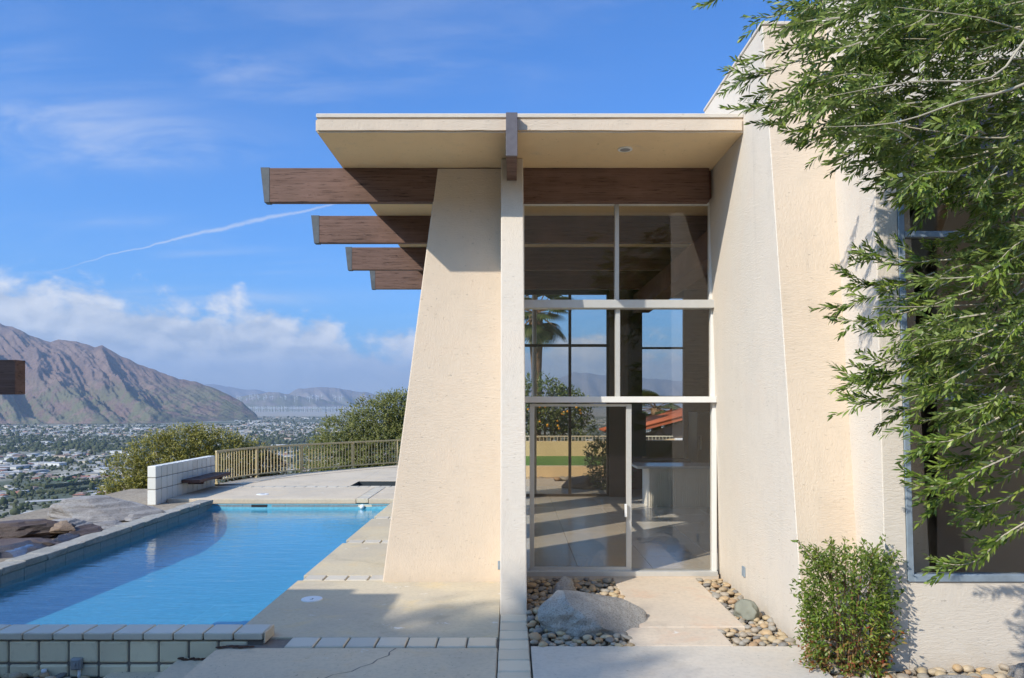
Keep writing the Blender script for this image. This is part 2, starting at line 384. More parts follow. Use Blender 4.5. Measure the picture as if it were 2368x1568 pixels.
def leafmat(name, cols, back, rough=.42, trans=.25, spec=.5):
    m = bpy.data.materials.new(name); m.use_nodes = True; t = m.node_tree
    b = t.nodes['Principled BSDF']; b.inputs['Roughness'].default_value = rough; b.inputs['Specular IOR Level'].default_value = spec
    ge = nd(t, 'ShaderNodeNewGeometry'); r = ge.outputs['Random Per Island']
    ra = nd(t, 'ShaderNodeValToRGB', {0: r}); e = ra.color_ramp.elements
    e[0].position = 0; e[0].color = rgb(cols[0]); e[1].position = 1; e[1].color = rgb(cols[-1])
    for i, c in enumerate(cols[1:-1]): k = e.new((i + 1) / (len(cols) - 1)); k.color = rgb(c)
    clump = noi(t, ge.outputs['Position'], 2.2, 2, .5)
    col = mixc(t, mth(t, 'MULTIPLY', sstep(t, clump, .35, .65), .35), ra.outputs[0], [k * .6 for k in cols[0]])
    col = mixc(t, ge.outputs['Backfacing'], col, back) if back else col
    t.links.new(col, b.inputs['Base Color'])
    tl = nd(t, 'ShaderNodeBsdfTranslucent', {'Color': col})
    mx = nd(t, 'ShaderNodeMixShader', {0: trans, 1: b.outputs[0], 2: tl.outputs[0]})
    t.links.new(mx.outputs[0], t.nodes['Material Output'].inputs[0])
    return m
def rockmat(name, a, b_, c, rough=.85, sc=3.0, spec=.3, lay=0.0):
    m, t, b = base_mat(name, rough, spec); p = worldp(t)
    n = noi(t, mapv(t, p, (0, 0, 0), (1, 1, 1 + lay)), sc, 8, .65, .4); col = mixc(t, sstep(t, n, .32, .66), a, b_)
    n2 = noi(t, p, sc * 3.3, 6, .7); col = mixc(t, mth(t, 'MULTIPLY', sstep(t, n2, .52, .72), .6), col, c)
    sp = noi(t, p, sc * 20, 3, .7); col = mixc(t, mth(t, 'MULTIPLY', sstep(t, sp, .48, .62), .6), col, [k * .5 for k in a])
    t.links.new(col, b.inputs['Base Color'])
    bump(t, b, mth(t, 'ADD', mth(t, 'MULTIPLY', n2, .7), mth(t, 'MULTIPLY', noi(t, mapv(t, p, (0, 0, 0), (1, 1, 1 + lay * 2)), sc * 8, 6, .75), .55)), .9, .035)
    return m

M = {}
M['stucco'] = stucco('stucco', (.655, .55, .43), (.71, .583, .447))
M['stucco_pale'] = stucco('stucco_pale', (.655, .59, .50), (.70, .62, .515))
M['soffit'] = stucco('soffit', (.80, .595, .345), (.83, .615, .36))  # stucco warmed for the underside: light bounced off the deck put into the colour
M['deck'] = concrete('deck_concrete', (.60, .515, .36), (.50, .435, .33), (.62, .495, .30))
M['deck_front'] = concrete('front_concrete', (.70, .56, .385), (.59, .485, .35), (.70, .53, .33), pits=.6)  # deck concrete lightened and warmed; fill for its shade put into the colour
M['deck_far'] = concrete('far_concrete', (.64, .54, .405), (.55, .47, .36), (.65, .53, .36), pits=.1)
M['slab'] = concrete('slab_concrete', (.65, .54, .415), (.58, .49, .385), (.63, .46, .33), pits=.2)
M['slab_grey'] = concrete('slab_grey_concrete', (.63, .56, .46), (.55, .495, .42), (.63, .53, .41), pits=.3)
M['tile'] = blockmat('deck_tile', (.62, .545, .41), (.32, .25, .165), .7)
M['block_front'] = blockmat('front_block', (.80, .69, .47), (.26, .19, .12), .95)
M['block_cap'] = blockmat('cap_block', (.68, .615, .48), (.34, .265, .175), .65)
M['block_white'] = blockmat('white_block', (.78, .76, .68), (.46, .43, .35), .5)
M['mortar'] = plain('mortar', (.20, .175, .15), .95, .25, 30)
M['mortar_pale'] = plain('mortar_pale', (.30, .28, .24), .95, .2, 30)
M['wood'] = wood('stained_wood', (.125, .072, .052), (.185, .112, .086))
M['wood_in'] = wood('interior_wood', (.095, .045, .030), (.12, .058, .040), .6)
M['header'] = wood('header_board', (.16, .075, .052), (.18, .088, .062), .75)
M['capmetal'] = plain('patina_copper', (.105, .115, .12), .6, .5, 9, .35)
M['alu'] = plain('aluminium', (.60, .59, .55), .42, .08, 20, .35, .5)
M['alu_white'] = plain('painted_aluminium', (.74, .72, .67), .5, .06, 20, 0, .4)
M['alu_blue'] = plain('blue_grey_aluminium', (.27, .33, .38), .5, .4, 9, .25, .4)
M['glass'] = glassmat('window_glass', (.925, .90, .855), .04)
M['glass_dark'] = glassmat('bronze_glass', (.82, .76, .67), .04)
M['glass_clear'] = glassmat('clear_glass', (.96, .965, .965), .02)
M['water'] = watermat('pool_water', (.62, .86, .95), .30, (3.2, 11.0))
M['plaster'] = plain('pool_plaster', (.085, .31, .40), .7, .4, 16)
M['waterline'] = plain('waterline_tile', (.21, .26, .27), .45, .4, 22)
M['coping'] = rockmat('coping_stone', (.36, .35, .31), (.47, .45, .40), (.30, .24, .17), .9, 4)
M['dirt'] = rockmat('dry_soil', (.30, .245, .18), (.38, .32, .24), (.22, .18, .13), .95, 1.2)
M['scrub'] = rockmat('scrub_slope', (.26, .22, .15), (.20, .20, .11), (.34, .28, .20), .95, .5)
M['bed'] = plain('bed_soil', (.12, .10, .08), .95, .4, 12)
M['boulder'] = rockmat('grey_boulder', (.32, .30, .27), (.46, .43, .385), (.36, .29, .22), .85, 3.2)
M['boulder2'] = rockmat('pale_boulder', (.27, .25, .235), (.40, .375, .345), (.24, .19, .15), .9, 2.6, lay=3)
M['rock_dark'] = rockmat('dark_rock', (.085, .058, .045), (.15, .105, .082), (.20, .155, .12), .55, 3.0, .5, lay=4)
M['rock_wet'] = rockmat('wet_rock', (.05, .042, .042), (.095, .082, .08), (.10, .07, .05), .12, 3.5, .8, lay=4)
M['rock_brown'] = rockmat('brown_rock', (.24, .17, .12), (.32, .24, .17), (.16, .11, .08), .85, 3.0)
M['fence'] = plain('tan_paint', (.58, .46, .25), .5, .12, 10)
M['fence_pale'] = plain('cream_paint', (.62, .56, .42), .6, .1, 10)
M['white'] = plain('white_plastic', (.78, .78, .76), .4, .05, 20)
M['grey_box'] = plain('grey_metal', (.33, .34, .34), .5, .12, 20, .3)
M['rust'] = rockmat('rust_debris', (.16, .075, .045), (.10, .055, .04), (.22, .13, .08), .95, 20)
M['int_floor'] = plain('polished_floor_tile', (.70, .68, .64), .16, .05, 3, 0, .5)
M['int_wall'] = plain('interior_wall', (.52, .43, .34), .9, .06, 2)
M['int_dark'] = plain('dark_cabinet', (.15, .12, .10), .5, .1, 4)
M['int_tan'] = wood('tan_panel', (.23, .165, .12), (.29, .21, .155), .7)
M['counter'] = plain('counter_stone', (.62, .63, .64), .2, .1, 15)
M['island'] = plain('ribbed_panel', (.78, .76, .70), .6, .04, 6)
M['bench'] = wood('bench_wood', (.085, .045, .036), (.13, .075, .06), .6)
M['bark'] = rockmat('olive_bark', (.25, .22, .18), (.34, .30, .25), (.16, .14, .11), .95, 8)
M['twig'] = plain('twig_bark', (.42, .37, .27), .9, .2, 15)
M['olive'] = leafmat('olive_leaf', [(.05, .085, .012), (.115, .18, .022), (.21, .29, .036), (.36, .42, .085)], (.22, .285, .075), .42, .26, .35)
M['nandina'] = leafmat('nandina_leaf', [(.085, .15, .022), (.14, .22, .03), (.20, .28, .038), (.30, .34, .05)], None, .35, .35)
M['nandina_red'] = leafmat('nandina_red_leaf', [(.30, .05, .03), (.34, .17, .05), (.30, .26, .06), (.17, .19, .04)], None, .4, .3)
M['bushleaf'] = leafmat('shrub_leaf', [(.15, .15, .022), (.25, .235, .036), (.33, .30, .055), (.42, .37, .09)], None, .55, .4)
M['bushleaf2'] = leafmat('dark_shrub_leaf', [(.11, .13, .025), (.18, .20, .04), (.25, .255, .06), (.33, .32, .10)], None, .55, .4)
M['orangebush'] = leafmat('orange_flower_leaf', [(.06, .07, .02), (.09, .10, .03), (.16, .12, .03), (.42, .17, .02)], None, .6, .25)
M['citrus'] = leafmat('citrus_leaf', [(.04, .07, .012), (.075, .115, .018), (.12, .16, .028), (.18, .22, .035)], None, .4, .3)
M['fruit'] = plain('orange_fruit', (.75, .35, .03), .5, .1, 10)
M['palmleaf'] = leafmat('palm_frond', [(.06, .09, .02), (.10, .13, .03), (.15, .17, .05)], None, .45, .25)
M['palmtrunk'] = rockmat('palm_bark', (.22, .13, .07), (.32, .21, .12), (.12, .07, .04), .95, 8)
M['lawn'] = plain('lawn_grass', (.12, .24, .035), .9, .35, 12, bmp=.02)
M['redroof'] = plain('red_roof_tile', (.45, .12, .05), .8, .2, 5)
M['bg_cream'] = plain('cream_wall', (.74, .57, .34), .9, .10, 2)
M['turbine'] = plain('turbine_white', (.82, .83, .84), .5, .02, 1)

def pebblemat():
    m, t, b = base_mat('river_pebble', .62, .35)
    r = mth(t, 'FRACT', mth(t, 'ADD', nd(t, 'ShaderNodeObjectInfo').outputs['Random'], nd(t, 'ShaderNodeNewGeometry').outputs['Random Per Island']))
    ra = nd(t, 'ShaderNodeValToRGB', {0: r}); ra.color_ramp.interpolation = 'CONSTANT'; e = ra.color_ramp.elements
    cs = [(.43, .32, .19), (.30, .265, .21), (.49, .34, .185), (.37, .31, .235), (.45, .36, .24), (.20, .185, .165), (.52, .41, .27), (.41, .265, .145), (.33, .30, .25), (.46, .35, .205)]
    e[0].position = 0; e[0].color = rgb(cs[0]); e[1].position = .1; e[1].color = rgb(cs[1])
    for i, c in enumerate(cs[2:]): k = e.new((i + 2) / len(cs)); k.color = rgb(c)
    p = worldp(t); n = noi(t, p, 26, 6, .65, .6)
    t.links.new(mixc(t, mth(t, 'MULTIPLY', sstep(t, n, .42, .7), .4), ra.outputs[0], (.20, .17, .14)), b.inputs['Base Color'])
    bump(t, b, noi(t, p, 60, 4, .6), .2, .004)
    return m
M['pebble'] = pebblemat()

def landmat():
    m, t, b = base_mat('valley_land', .95, .1); p = worldp(t); s = nd(t, 'ShaderNodeSeparateXYZ', {0: p})
    n1 = noi(t, p, .012, 6, .65); n2 = noi(t, p, .0022, 4, .6); n3 = noi(t, p, .06, 3, .6)
    c = mixc(t, sstep(t, n1, .38, .62), (.20, .185, .13), (.42, .385, .31))
    c = mixc(t, mth(t, 'MULTIPLY', sstep(t, n3, .48, .62), .6), c, (.07, .085, .05))
    town = mixc(t, sstep(t, n2, .42, .6), c, (.10, .115, .075))
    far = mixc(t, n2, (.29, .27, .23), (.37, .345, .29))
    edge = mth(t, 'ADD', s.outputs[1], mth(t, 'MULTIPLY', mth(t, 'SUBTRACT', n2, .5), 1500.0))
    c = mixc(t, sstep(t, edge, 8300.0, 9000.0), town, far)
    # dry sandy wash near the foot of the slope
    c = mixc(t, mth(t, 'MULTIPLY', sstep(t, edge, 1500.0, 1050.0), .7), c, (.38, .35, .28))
    t.links.new(c, b.inputs['Base Color']); return m
M['land'] = landmat()
def mountmat(name, a, b_, c, sc):
    m, t, b = base_mat(name, .95, .1); p = worldp(t); s = nd(t, 'ShaderNodeSeparateXYZ', {0: p})
    n = noi(t, p, sc, 7, .65, .5); n2 = noi(t, p, sc * 5, 6, .7); n3 = noi(t, mapv(t, p, (0, 0, 0), (1, 1, 2.5)), sc * 22, 4, .7)
    col = mixc(t, sstep(t, n, .36, .64), a, b_); col = mixc(t, mth(t, 'MULTIPLY', sstep(t, n2, .42, .65), .6), col, c)
    low = mth(t, 'MULTIPLY', sstep(t, mth(t, 'ADD', s.outputs[2], mth(t, 'MULTIPLY', n, 260.0)), 420.0, 120.0), sstep(t, n2, .40, .56))
    col = mixc(t, mth(t, 'MULTIPLY', low, .7), col, (.135, .15, .07))
    col = mixc(t, mth(t, 'MULTIPLY', sstep(t, n3, .5, .66), .55), col, [k * .5 for k in a])
    t.links.new(col, b.inputs['Base Color'])
    bump(t, b, mth(t, 'ADD', n2, mth(t, 'MULTIPLY', n3, .3)), .8, 30.0)
    return m
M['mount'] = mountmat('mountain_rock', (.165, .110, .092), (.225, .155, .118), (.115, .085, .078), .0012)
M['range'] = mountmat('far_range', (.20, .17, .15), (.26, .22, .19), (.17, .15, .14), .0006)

# ------------------------------------------------------------------ land: pad, slope, valley, mountains
VALLEY = -165.0
FENCE = [(-7.54, 19.1), (-7.09, 20.7), (-6.18, 22.1), (-5.04, 23.5), (-3.74, 24.8), (-2.2, 25.9), (-.5, 26.6), (1.5, 27.0)]
fence_c = [Vector((p.x, p.y, 0)) for p in curve3([(a, b, 0) for a, b in FENCE], 60)]

def make_ground():
    g = empty('ground'); tag(g, kind='structure')
    xs = [-9.5, -6.70, -5.6, -4.04, -2.50, -2.3, -.1, 2.9, 9.0, 26.0]; ys = [-12, 3.5, 6.60, 16.25, 18.7, 19.8]
    holes = [(-6.70, -2.50, 6.60, 16.25), (-4.04, -2.3, 18.7, 19.8), (-5.6, -2.50, 3.5, 6.60)]
    V = []; F = []
    for i in range(len(xs) - 1):
        for j in range(len(ys) - 1):
            cx, cy = (xs[i] + xs[i + 1]) / 2, (ys[j] + ys[j + 1]) / 2
            if any(a < cx < b and c < cy < d for a, b, c, d in holes): continue
            if cx < -7 and cy > 19: continue
            o = len(V); z = -.07
            V += [(xs[i], ys[j], z), (xs[i + 1], ys[j], z), (xs[i + 1], ys[j + 1], z), (xs[i], ys[j + 1], z)]; F.append((o, o + 1, o + 2, o + 3))
    mesh('pad', V, F, M['dirt'], g)
    far = [(-7.6, 19.8 - .55)] + [(p.x - .12, p.y + .12) for p in fence_c] + [(10, 30), (26, 30), (26, 19.8), (-7.2, 19.8)]
    mesh('far_pad', [(a, b, -.07) for a, b in far], [tuple(range(len(far) - 1, -1, -1))], M['dirt'], g)
    # lower yard in front of the pool wall
    mesh('lower_yard', [(-5.6, 3.5, -.31), (-2.5, 3.5, -.31), (-2.5, 6.6, -.31), (-5.6, 6.6, -.31)], [(0, 1, 2, 3)], M['bed'], g)
    mesh('yard_edge', [(-5.6, 3.5, -.31), (-5.6, 6.6, -.31), (-5.6, 6.6, -.07), (-5.6, 3.5, -.07), (-2.5, 3.5, -.31), (-5.6, 3.5, -.07), (-2.5, 3.5, -.07)], [(0, 1, 2, 3), (0, 5, 6, 4)], M['dirt'], g)
    # falling slope on the valley side, rising hillside behind the viewer
    ring = [(-9.5, y) for y in (-12, -5, 0, 4, 8, 12, 16)] + [(-9.3, 18.6), (-8.2, 19.2)] + [(p.x - .12, p.y + .12) for p in fence_c[::6]] + [(10, 30), (26, 30), (26, 19), (26, 8), (26, 0), (26, -12), (14, -12), (4, -12), (-4, -12)]
    dist = [0, .5, 2, 6, 15, 40, 100, 300, 900, 1500]; drop = [0, .6, 2.2, 5.2, 9.5, 18, 34, 78, 170, 200]
    V = []; F = []; n = len(ring)
    for k, dd in enumerate(dist):
        for (x, y) in ring:
            dx, dy = x - 4, y - 10; l = math.hypot(dx, dy); dx /= l; dy /= l
            up = max(0, min(1, (-.18 - dy) / .35)); up = up * up * (3 - 2 * up)
            zz = -drop[k] * (1 - up) + dd * .29 * up + (mnoise.noise(Vector((x + dx * dd, y + dy * dd, 0)) * .05) * min(dd * .06, 6))
            V.append((x + dx * dd, y + dy * dd, -.07 + zz))
    for k in range(len(dist) - 1):
        for i in range(n):
            F.append((k * n + i, k * n + (i + 1) % n, (k + 1) * n + (i + 1) % n, (k + 1) * n + i))
    o = mesh('hillside', V, F, M['scrub'], None, True); fixn(o.data); tag(o, kind='structure')
    s = 31000
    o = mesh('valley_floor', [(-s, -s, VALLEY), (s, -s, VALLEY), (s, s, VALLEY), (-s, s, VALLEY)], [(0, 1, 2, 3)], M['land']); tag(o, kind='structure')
make_ground()

def interp(x, xp, fp): return float(np.interp(x, xp, fp))
def nat(xn, yn, d): return Vector(((xn - 2048) / 3000 * d, d, EYE + (1607 - yn) / 3000 * d))
def make_mountain():
    px = [-1400, -900, -400, 0, 77, 139, 202, 237, 307, 376, 408, 474, 557, 697, 801, 878, 969, 1030]
    py = [1120, 1180, 1250, 1293, 1321, 1349, 1369, 1358, 1366, 1387, 1381, 1418, 1457, 1509, 1533, 1561, 1607, 1664]
    NU, NT = 620, 210; V = []; F = []
    for i in range(NU):
        xn = -1400 + 2430 * i / (NU - 1)
        yr = interp(xn, px, py) + 5 * mnoise.noise(Vector((xn * .03, 0, 0)))
        dr = interp(xn, [-1400, 0, 1030], [9200, 8300, 7300]); db = interp(xn, [-1400, 0, 600, 1030], [6200, 5500, 5700, 7000])
        zr = EYE + (1607 - yr) / 3000 * dr
        for j in range(NT):
            t = j / (NT - 1) * 1.25
            if t <= 1:
                d = db + (dr - db) * t; prof = .10 * t + .90 * t ** 1.25
                z = VALLEY + (zr - VALLEY) * prof
                x = (xn - 2048) / 3000 * d
                # spurs and gullies run down to the right
                s = (xn * .0042 + t * 1.55)
                w = mnoise.noise(Vector((xn * .0035, t * 2.2, 3.3))) * .6 + .18 * mnoise.noise(Vector((xn * .011, t * 5.5, 7.3)))
                sp = 1 - abs(mnoise.noise(Vector((s * 1.05 + w, t * .35, 1.7)))) * 2.4
                sp2 = 1 - abs(mnoise.noise(Vector((s * 2.9 + w * 2, t * 1.1 + xn * .001, 8.1)))) * 2.2
                sp3 = 1 - abs(mnoise.noise(Vector((s * 7.5 + w * 3, t * 2.6, 5.2)))) * 2.0
                fb = mnoise.fractal(Vector((xn * .014, t * 8, 2.0)), .62, 2.0, 8)
                env = math.sin(math.pi * min(1, t) ** .8) ** .7 * (zr - VALLEY)
                z += env * (.19 * (sp - .3) + .10 * (sp2 - .4) + .055 * (sp3 - .4) + .052 * fb)
                z = max(z, VALLEY - 4 + 6 * (1 - min(1, t * 8)))
            else:
                d = dr + (dr - db) * (t - 1); z = zr - (t - 1) * 2.0 * (zr - VALLEY) * .5; x = (xn - 2048) / 3000 * d
            V.append((x, d, z))
    for i in range(NU - 1):
        for j in range(NT - 1):
            F.append((i * NT + j, (i + 1) * NT + j, (i + 1) * NT + j + 1, i * NT + j + 1))
    o = mesh('mountain', V, F, M['mount'], None, True); tag(o, kind='structure')
make_mountain()

def make_range(name, px, py, d0, d1, x0, x1, seed, mat):
    NU, NT = 260, 26; V = []; F = []
    for i in range(NU):
        xn = x0 + (x1 - x0) * i / (NU - 1); yr = interp(xn, px, py) + 9 * mnoise.fractal(Vector((xn * .012, seed, 0)), .9, 2, 5)
        zr = EYE + (1607 - yr) / 3000 * d1
        for j in range(NT):
            t = j / (NT - 1) * 1.3; d = d0 + (d1 - d0) * t
            tt = t if t <= 1 else 1 - (t - 1) * 1.5
            z = VALLEY - 2 + (zr - VALLEY) * tt ** 1.2
            r = 1 - abs(mnoise.noise(Vector((xn * .014 + t * 1.2, t * .7, seed)))) * 2.2
            z += max(0, math.sin(math.pi * min(1, tt))) * (zr - VALLEY) * .22 * (r - .3)
            V.append(((xn - 2048) / 3000 * d, d, max(z, VALLEY - 3)))
    for i in range(NU - 1):
        for j in range(NT - 1): F.append((i * NT + j, (i + 1) * NT + j, (i + 1) * NT + j + 1, i * NT + j + 1))
    o = mesh(name, V, F, mat, None, True); tag(o, kind='structure')
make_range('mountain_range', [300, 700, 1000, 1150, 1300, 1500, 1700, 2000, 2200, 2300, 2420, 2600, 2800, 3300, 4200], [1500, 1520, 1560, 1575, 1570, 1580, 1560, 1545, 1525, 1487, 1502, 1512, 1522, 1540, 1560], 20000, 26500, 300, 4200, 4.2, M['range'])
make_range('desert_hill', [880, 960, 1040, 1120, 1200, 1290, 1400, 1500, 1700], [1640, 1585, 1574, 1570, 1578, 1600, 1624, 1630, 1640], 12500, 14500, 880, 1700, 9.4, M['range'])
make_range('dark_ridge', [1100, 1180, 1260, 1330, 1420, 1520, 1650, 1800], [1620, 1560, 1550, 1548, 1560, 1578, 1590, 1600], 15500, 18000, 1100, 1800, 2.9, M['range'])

# haze: the valley air
m = bpy.data.materials.new('valley_air'); m.use_nodes = True; t = m.node_tree; t.nodes.clear()
vo = nd(t, 'ShaderNodeVolumePrincipled', {'Color': rgb((.58, .76, 1.0)), 'Density': 4.3e-5, 'Anisotropy': 0.1})
ou = nd(t, 'ShaderNodeOutputMaterial'); t.links.new(vo.outputs[0], ou.inputs['Volume'])
hz = box('haze', (-33000, 33000), (-33000, 33000), (VALLEY - 60, 1700), m); tag(hz, kind='stuff')

# ------------------------------------------------------------------ town in the valley
def make_town():
    rg = np.random.RandomState(11)
    hm = []
    for nme, wall, roof in (('white', (.66, .64, .59), (.48, .47, .45)), ('cream', (.62, .54, .41), (.50, .46, .40)), ('tan', (.48, .39, .30), (.28, .19, .15)), ('red', (.56, .46, .36), (.34, .14, .09)), ('grey', (.52, .50, .47), (.34, .33, .32))):
        hm.append((plain('town_wall_' + nme, wall, .9, .05, 1), plain('town_roof_' + nme, roof, .9, .1, 1)))
    dark = plain('town_window', (.05, .055, .06), .3, .1, 1)
    def house_geo(w, l, h, hip, rot, x, y, V, F, MI, off):
        c, s = math.cos(rot), math.sin(rot)
        def P(a, b, z): return (x + a * c - b * s, y + a * s + b * c, VALLEY + z)
        o = len(V); e = 1.0
        V += [P(-w, -l, 0), P(w, -l, 0), P(w, l, 0), P(-w, l, 0), P(-w, -l, h), P(w, -l, h), P(w, l, h), P(-w, l, h)]
        F += [(o, o + 1, o + 5, o + 4), (o + 1, o + 2, o + 6, o + 5), (o + 2, o + 3, o + 7, o + 6), (o + 3, o, o + 4, o + 7)]; MI += [off] * 4
        o2 = len(V)
        V += [P(-w - e, -l - e, h), P(w + e, -l - e, h), P(w + e, l + e, h), P(-w - e, l + e, h)]
        if hip > 0:
            V += [P(-w * .55, 0, h + hip), P(w * .55, 0, h + hip)]
            F += [(o2, o2 + 1, o2 + 5, o2 + 4), (o2 + 1, o2 + 2, o2 + 5), (o2 + 2, o2 + 3, o2 + 4, o2 + 5), (o2 + 3, o2, o2 + 4)]; MI += [off + 1] * 4
        else:
            V += [P(-w - e, -l - e, h + .6), P(w + e, -l - e, h + .6), P(w + e, l + e, h + .6), P(-w - e, l + e, h + .6)]
            F += [(o2 + 4, o2 + 5, o2 + 6, o2 + 7), (o2, o2 + 1, o2 + 5, o2 + 4), (o2 + 1, o2 + 2, o2 + 6, o2 + 5), (o2 + 3, o2, o2 + 4, o2 + 7)]; MI += [off + 1] * 4
    # sample evenly over the view of the plain
    N = 9000; pts = []
    for _ in range(N):
        u = rg.uniform(-.72, -.10) if rg.rand() < .93 else rg.uniform(.03, .25)
        yn = 1607 + rg.uniform(68, 440) if rg.rand() < .35 else 1607 + rg.uniform(62, 180)
        d = (EYE - VALLEY) * 3000 / (yn - 1607)
        if d > 8600 or (d > 5350 and u < -.36 - (d - 5350) * 0.00001) : continue
        # town blocks of differing density; a wooded belt with few roofs
        k = mnoise.noise(Vector((u * 14, math.log(d) * 9, .5)))
        belt = math.exp(-((yn - 1770) / 24.0) ** 2)
        near = yn > 1880
        p = .50 + 1.1 * k - .55 * belt - (.30 if near else 0) + (.35 if 1690 < yn < 1745 else 0) + (.25 if 1810 < yn < 1870 else 0)
        if rg.rand() > p: continue
        pts.append((d, u))
    pts.sort()
    bigV, bigF, bigM = [], [], []
    near_pts = pts[:150]; mats = [mm for pr in hm for mm in pr]
    for i, (d, u) in enumerate(pts):
        large = rg.rand() < (.13 if d > 1700 else .02)
        w = rg.uniform(4.5, 9.5) * (2.8 if large else 1); l = rg.uniform(3.5, 7) * (1.8 if large else 1); h = rg.uniform(2.6, 3.8) * (1.9 if large else 1)
        if d > 3000: w *= 1.15
        ci = rg.choice(5, p=[.46, .22, .14, .07, .11]) if d > 1700 else rg.choice(5, p=[.16, .16, .34, .20, .14])
        hip = 0 if (large or ci in (0, 4)) else rg.uniform(1.2, 2.2)
        rot = rg.uniform(-.35, .35) + (math.pi / 2 if rg.rand() < .3 else 0)
        if i < len(near_pts):
            V, F, MI = [], [], []; house_geo(w, l, h, hip, rot, u * d, d, V, F, MI, 0)
            o = mesh('town_house', V, F, list(hm[ci]), None, False, MI)
            tag(o, 'small low house among trees on the valley floor below the pool rocks', 'house', 'houses scattered across the near valley floor')
        else:
            house_geo(w, l, h, hip, rot, u * d, d, bigV, bigF, bigM, int(ci) * 2)
    o = mesh('town', bigV, bigF, mats, None, False, bigM)
    tag(o, 'dense far-off town of low white and cream roofs filling the valley', 'town', None, 'stuff')
    # trees of the valley, one far mass
    tv, tf = ico(2); rgt = np.random.RandomState(5); VV = []; FF = []; o = 0
    var = []
    for k in range(6):
        q = np.array([np.array(p) * (1 + .45 * mnoise.noise(Vector(p) * 1.7 + Vector((k * 5, 0, 0)))) for p in tv]); var.append(q)
    for _ in range(24000):
        u = rgt.uniform(-.72, -.10) if rgt.rand() < .93 else rgt.uniform(.03, .25)
        yn = 1607 + (rgt.uniform(62, 470) if rgt.rand() < .5 else rgt.uniform(60, 200)); d = (EYE - VALLEY) * 3000 / (yn - 1607)
        if d > 8800 or (d > 5500 and u < -.37): continue
        k = mnoise.noise(Vector((u * 22 + 4, math.log(d) * 14, 2.5)))
        if rgt.rand() > .62 + 1.0 * k + (.3 if 1745 < yn < 1800 else 0): continue
        r = (rgt.uniform(1.0, 3.0) if yn > 1860 else rgt.uniform(1.8, 4.6)) * (1.9 if rgt.rand() < .10 else 1); hh = r * rgt.uniform(.7, 1.4)
        q = var[rgt.randint(6)]
        VV.append(q * np.array([r * rgt.uniform(.8, 1.6), r, hh]) + np.array([u * d, d, VALLEY + hh * .75])); FF.append(tf + o); o += len(tv)
    # hedges and wind-breaks
    for (xa, ya, xb, yb, hh) in ((150, 1975, 270, 1972, 7), (180, 1955, 420, 1930, 8), (250, 1925, 370, 1890, 7), (280, 1968, 440, 1946, 6), (180, 2030, 275, 2025, 5), (120, 1945, 250, 1948, 6), (0, 1960, 60, 1985, 7), (420, 1990, 540, 1975, 6)):
        n = 46
        for k in range(n):
            f = (k + rgt.uniform(-.3, .3)) / n; xn, yn = xa + (xb - xa) * f, ya + (yb - ya) * f; d = (EYE - VALLEY) * 3000 / (yn - 1607)
            q = var[rgt.randint(6)]; VV.append(q * np.array([3.0, 2.6, hh * .6]) + np.array([(xn - 2048) / 3000 * d, d, VALLEY + hh * .45])); FF.append(tf + o); o += len(tv)
    tm = leafmat('valley_tree', [(.045, .06, .026), (.065, .08, .034), (.09, .10, .045), (.13, .135, .07)], None, .9, .1, .1)
    ob = mesh('woodland', np.concatenate(VV).tolist(), np.concatenate(FF).tolist(), tm, None, True)
    tag(ob, 'dark green trees and hedges spread through the valley town', 'trees', None, 'stuff')
    # lawns, courts, roads and washes
    flat = {'green': plain('fairway', (.07, .16, .035), .95, .25, .05), 'court': plain('court', (.09, .17, .14), .9, .05, .1), 'road': plain('road_pale', (.42, .41, .39), .9, .1, .1), 'sand': plain('wash_sand', (.52, .49, .42), .95, .2, .03)}
    for nm, mt, q in (('lawn', 'green', [(185, 1915), (330, 1895), (360, 1902), (230, 1925)]), ('tennis_court', 'court', [(330, 1930), (430, 1922), (432, 1930), (335, 1939)]),
                      ('lawn', 'green', [(260, 1925), (300, 1918), (330, 1924), (280, 1931)]), ('road', 'road', [(180, 1972), (235, 1966), (236, 1970), (182, 1977)]), ('road', 'road', [(100, 2005), (260, 1995), (262, 2000), (102, 2011)]),
                      ('road', 'road', [(250, 1932), (310, 1920), (312, 1926), (255, 1940)]), ('road', 'road', [(350, 1905), (385, 1890), (396, 1895), (365, 1915)]), ('road', 'road', [(170, 2034), (285, 2027), (287, 2032), (172, 2040)]),
                      ('sandy_wash', 'sand', [(90, 2045), (300, 2040), (420, 2060), (200, 2110), (40, 2110)])):
        V = []
        for xn, yn in q:
            d = (EYE - VALLEY) * 3000 / (yn - 1607); V.append(((xn - 2048) / 3000 * d, d, VALLEY + .5))
        o = mesh(nm, V, [tuple(range(len(V)))], flat[mt]); fixn(o.data); tag(o, kind='structure')
    # wind turbines on the desert plain
    V, F = tube_geo([(0, 0, 0), (0, 0, 68)], [2.3, 1.7], 6)
    for k in range(3):
        a = math.radians(90 + 120 * k + 20); p = [(0, -4, 68), (math.cos(a) * 12, -4, 68 + math.sin(a) * 12), (math.cos(a) * 33, -4, 68 + math.sin(a) * 33)]
        v2, f2 = tube_geo(p, [1.6, 2.2, .7], 4); o = len(V); V += v2; F += [tuple(o + i for i in q) for q in f2]
    v2, f2 = tube_geo([(0, -5, 68), (0, 6, 68)], 2.6, 6); o = len(V); V += v2; F += [tuple(o + i for i in q) for q in f2]
    first = None
    rgw = random.Random(3)
    spots = [(960 + 640 * (k + rgw.uniform(-.35, .35)) / 105, rgw.choice([1613, 1615, 1618, 1621]) + 5 * rgw.random() + (k / 105) * 11) for k in range(105)] + [(rgw.uniform(920, 1380), rgw.uniform(1588, 1604)) for _ in range(34)]
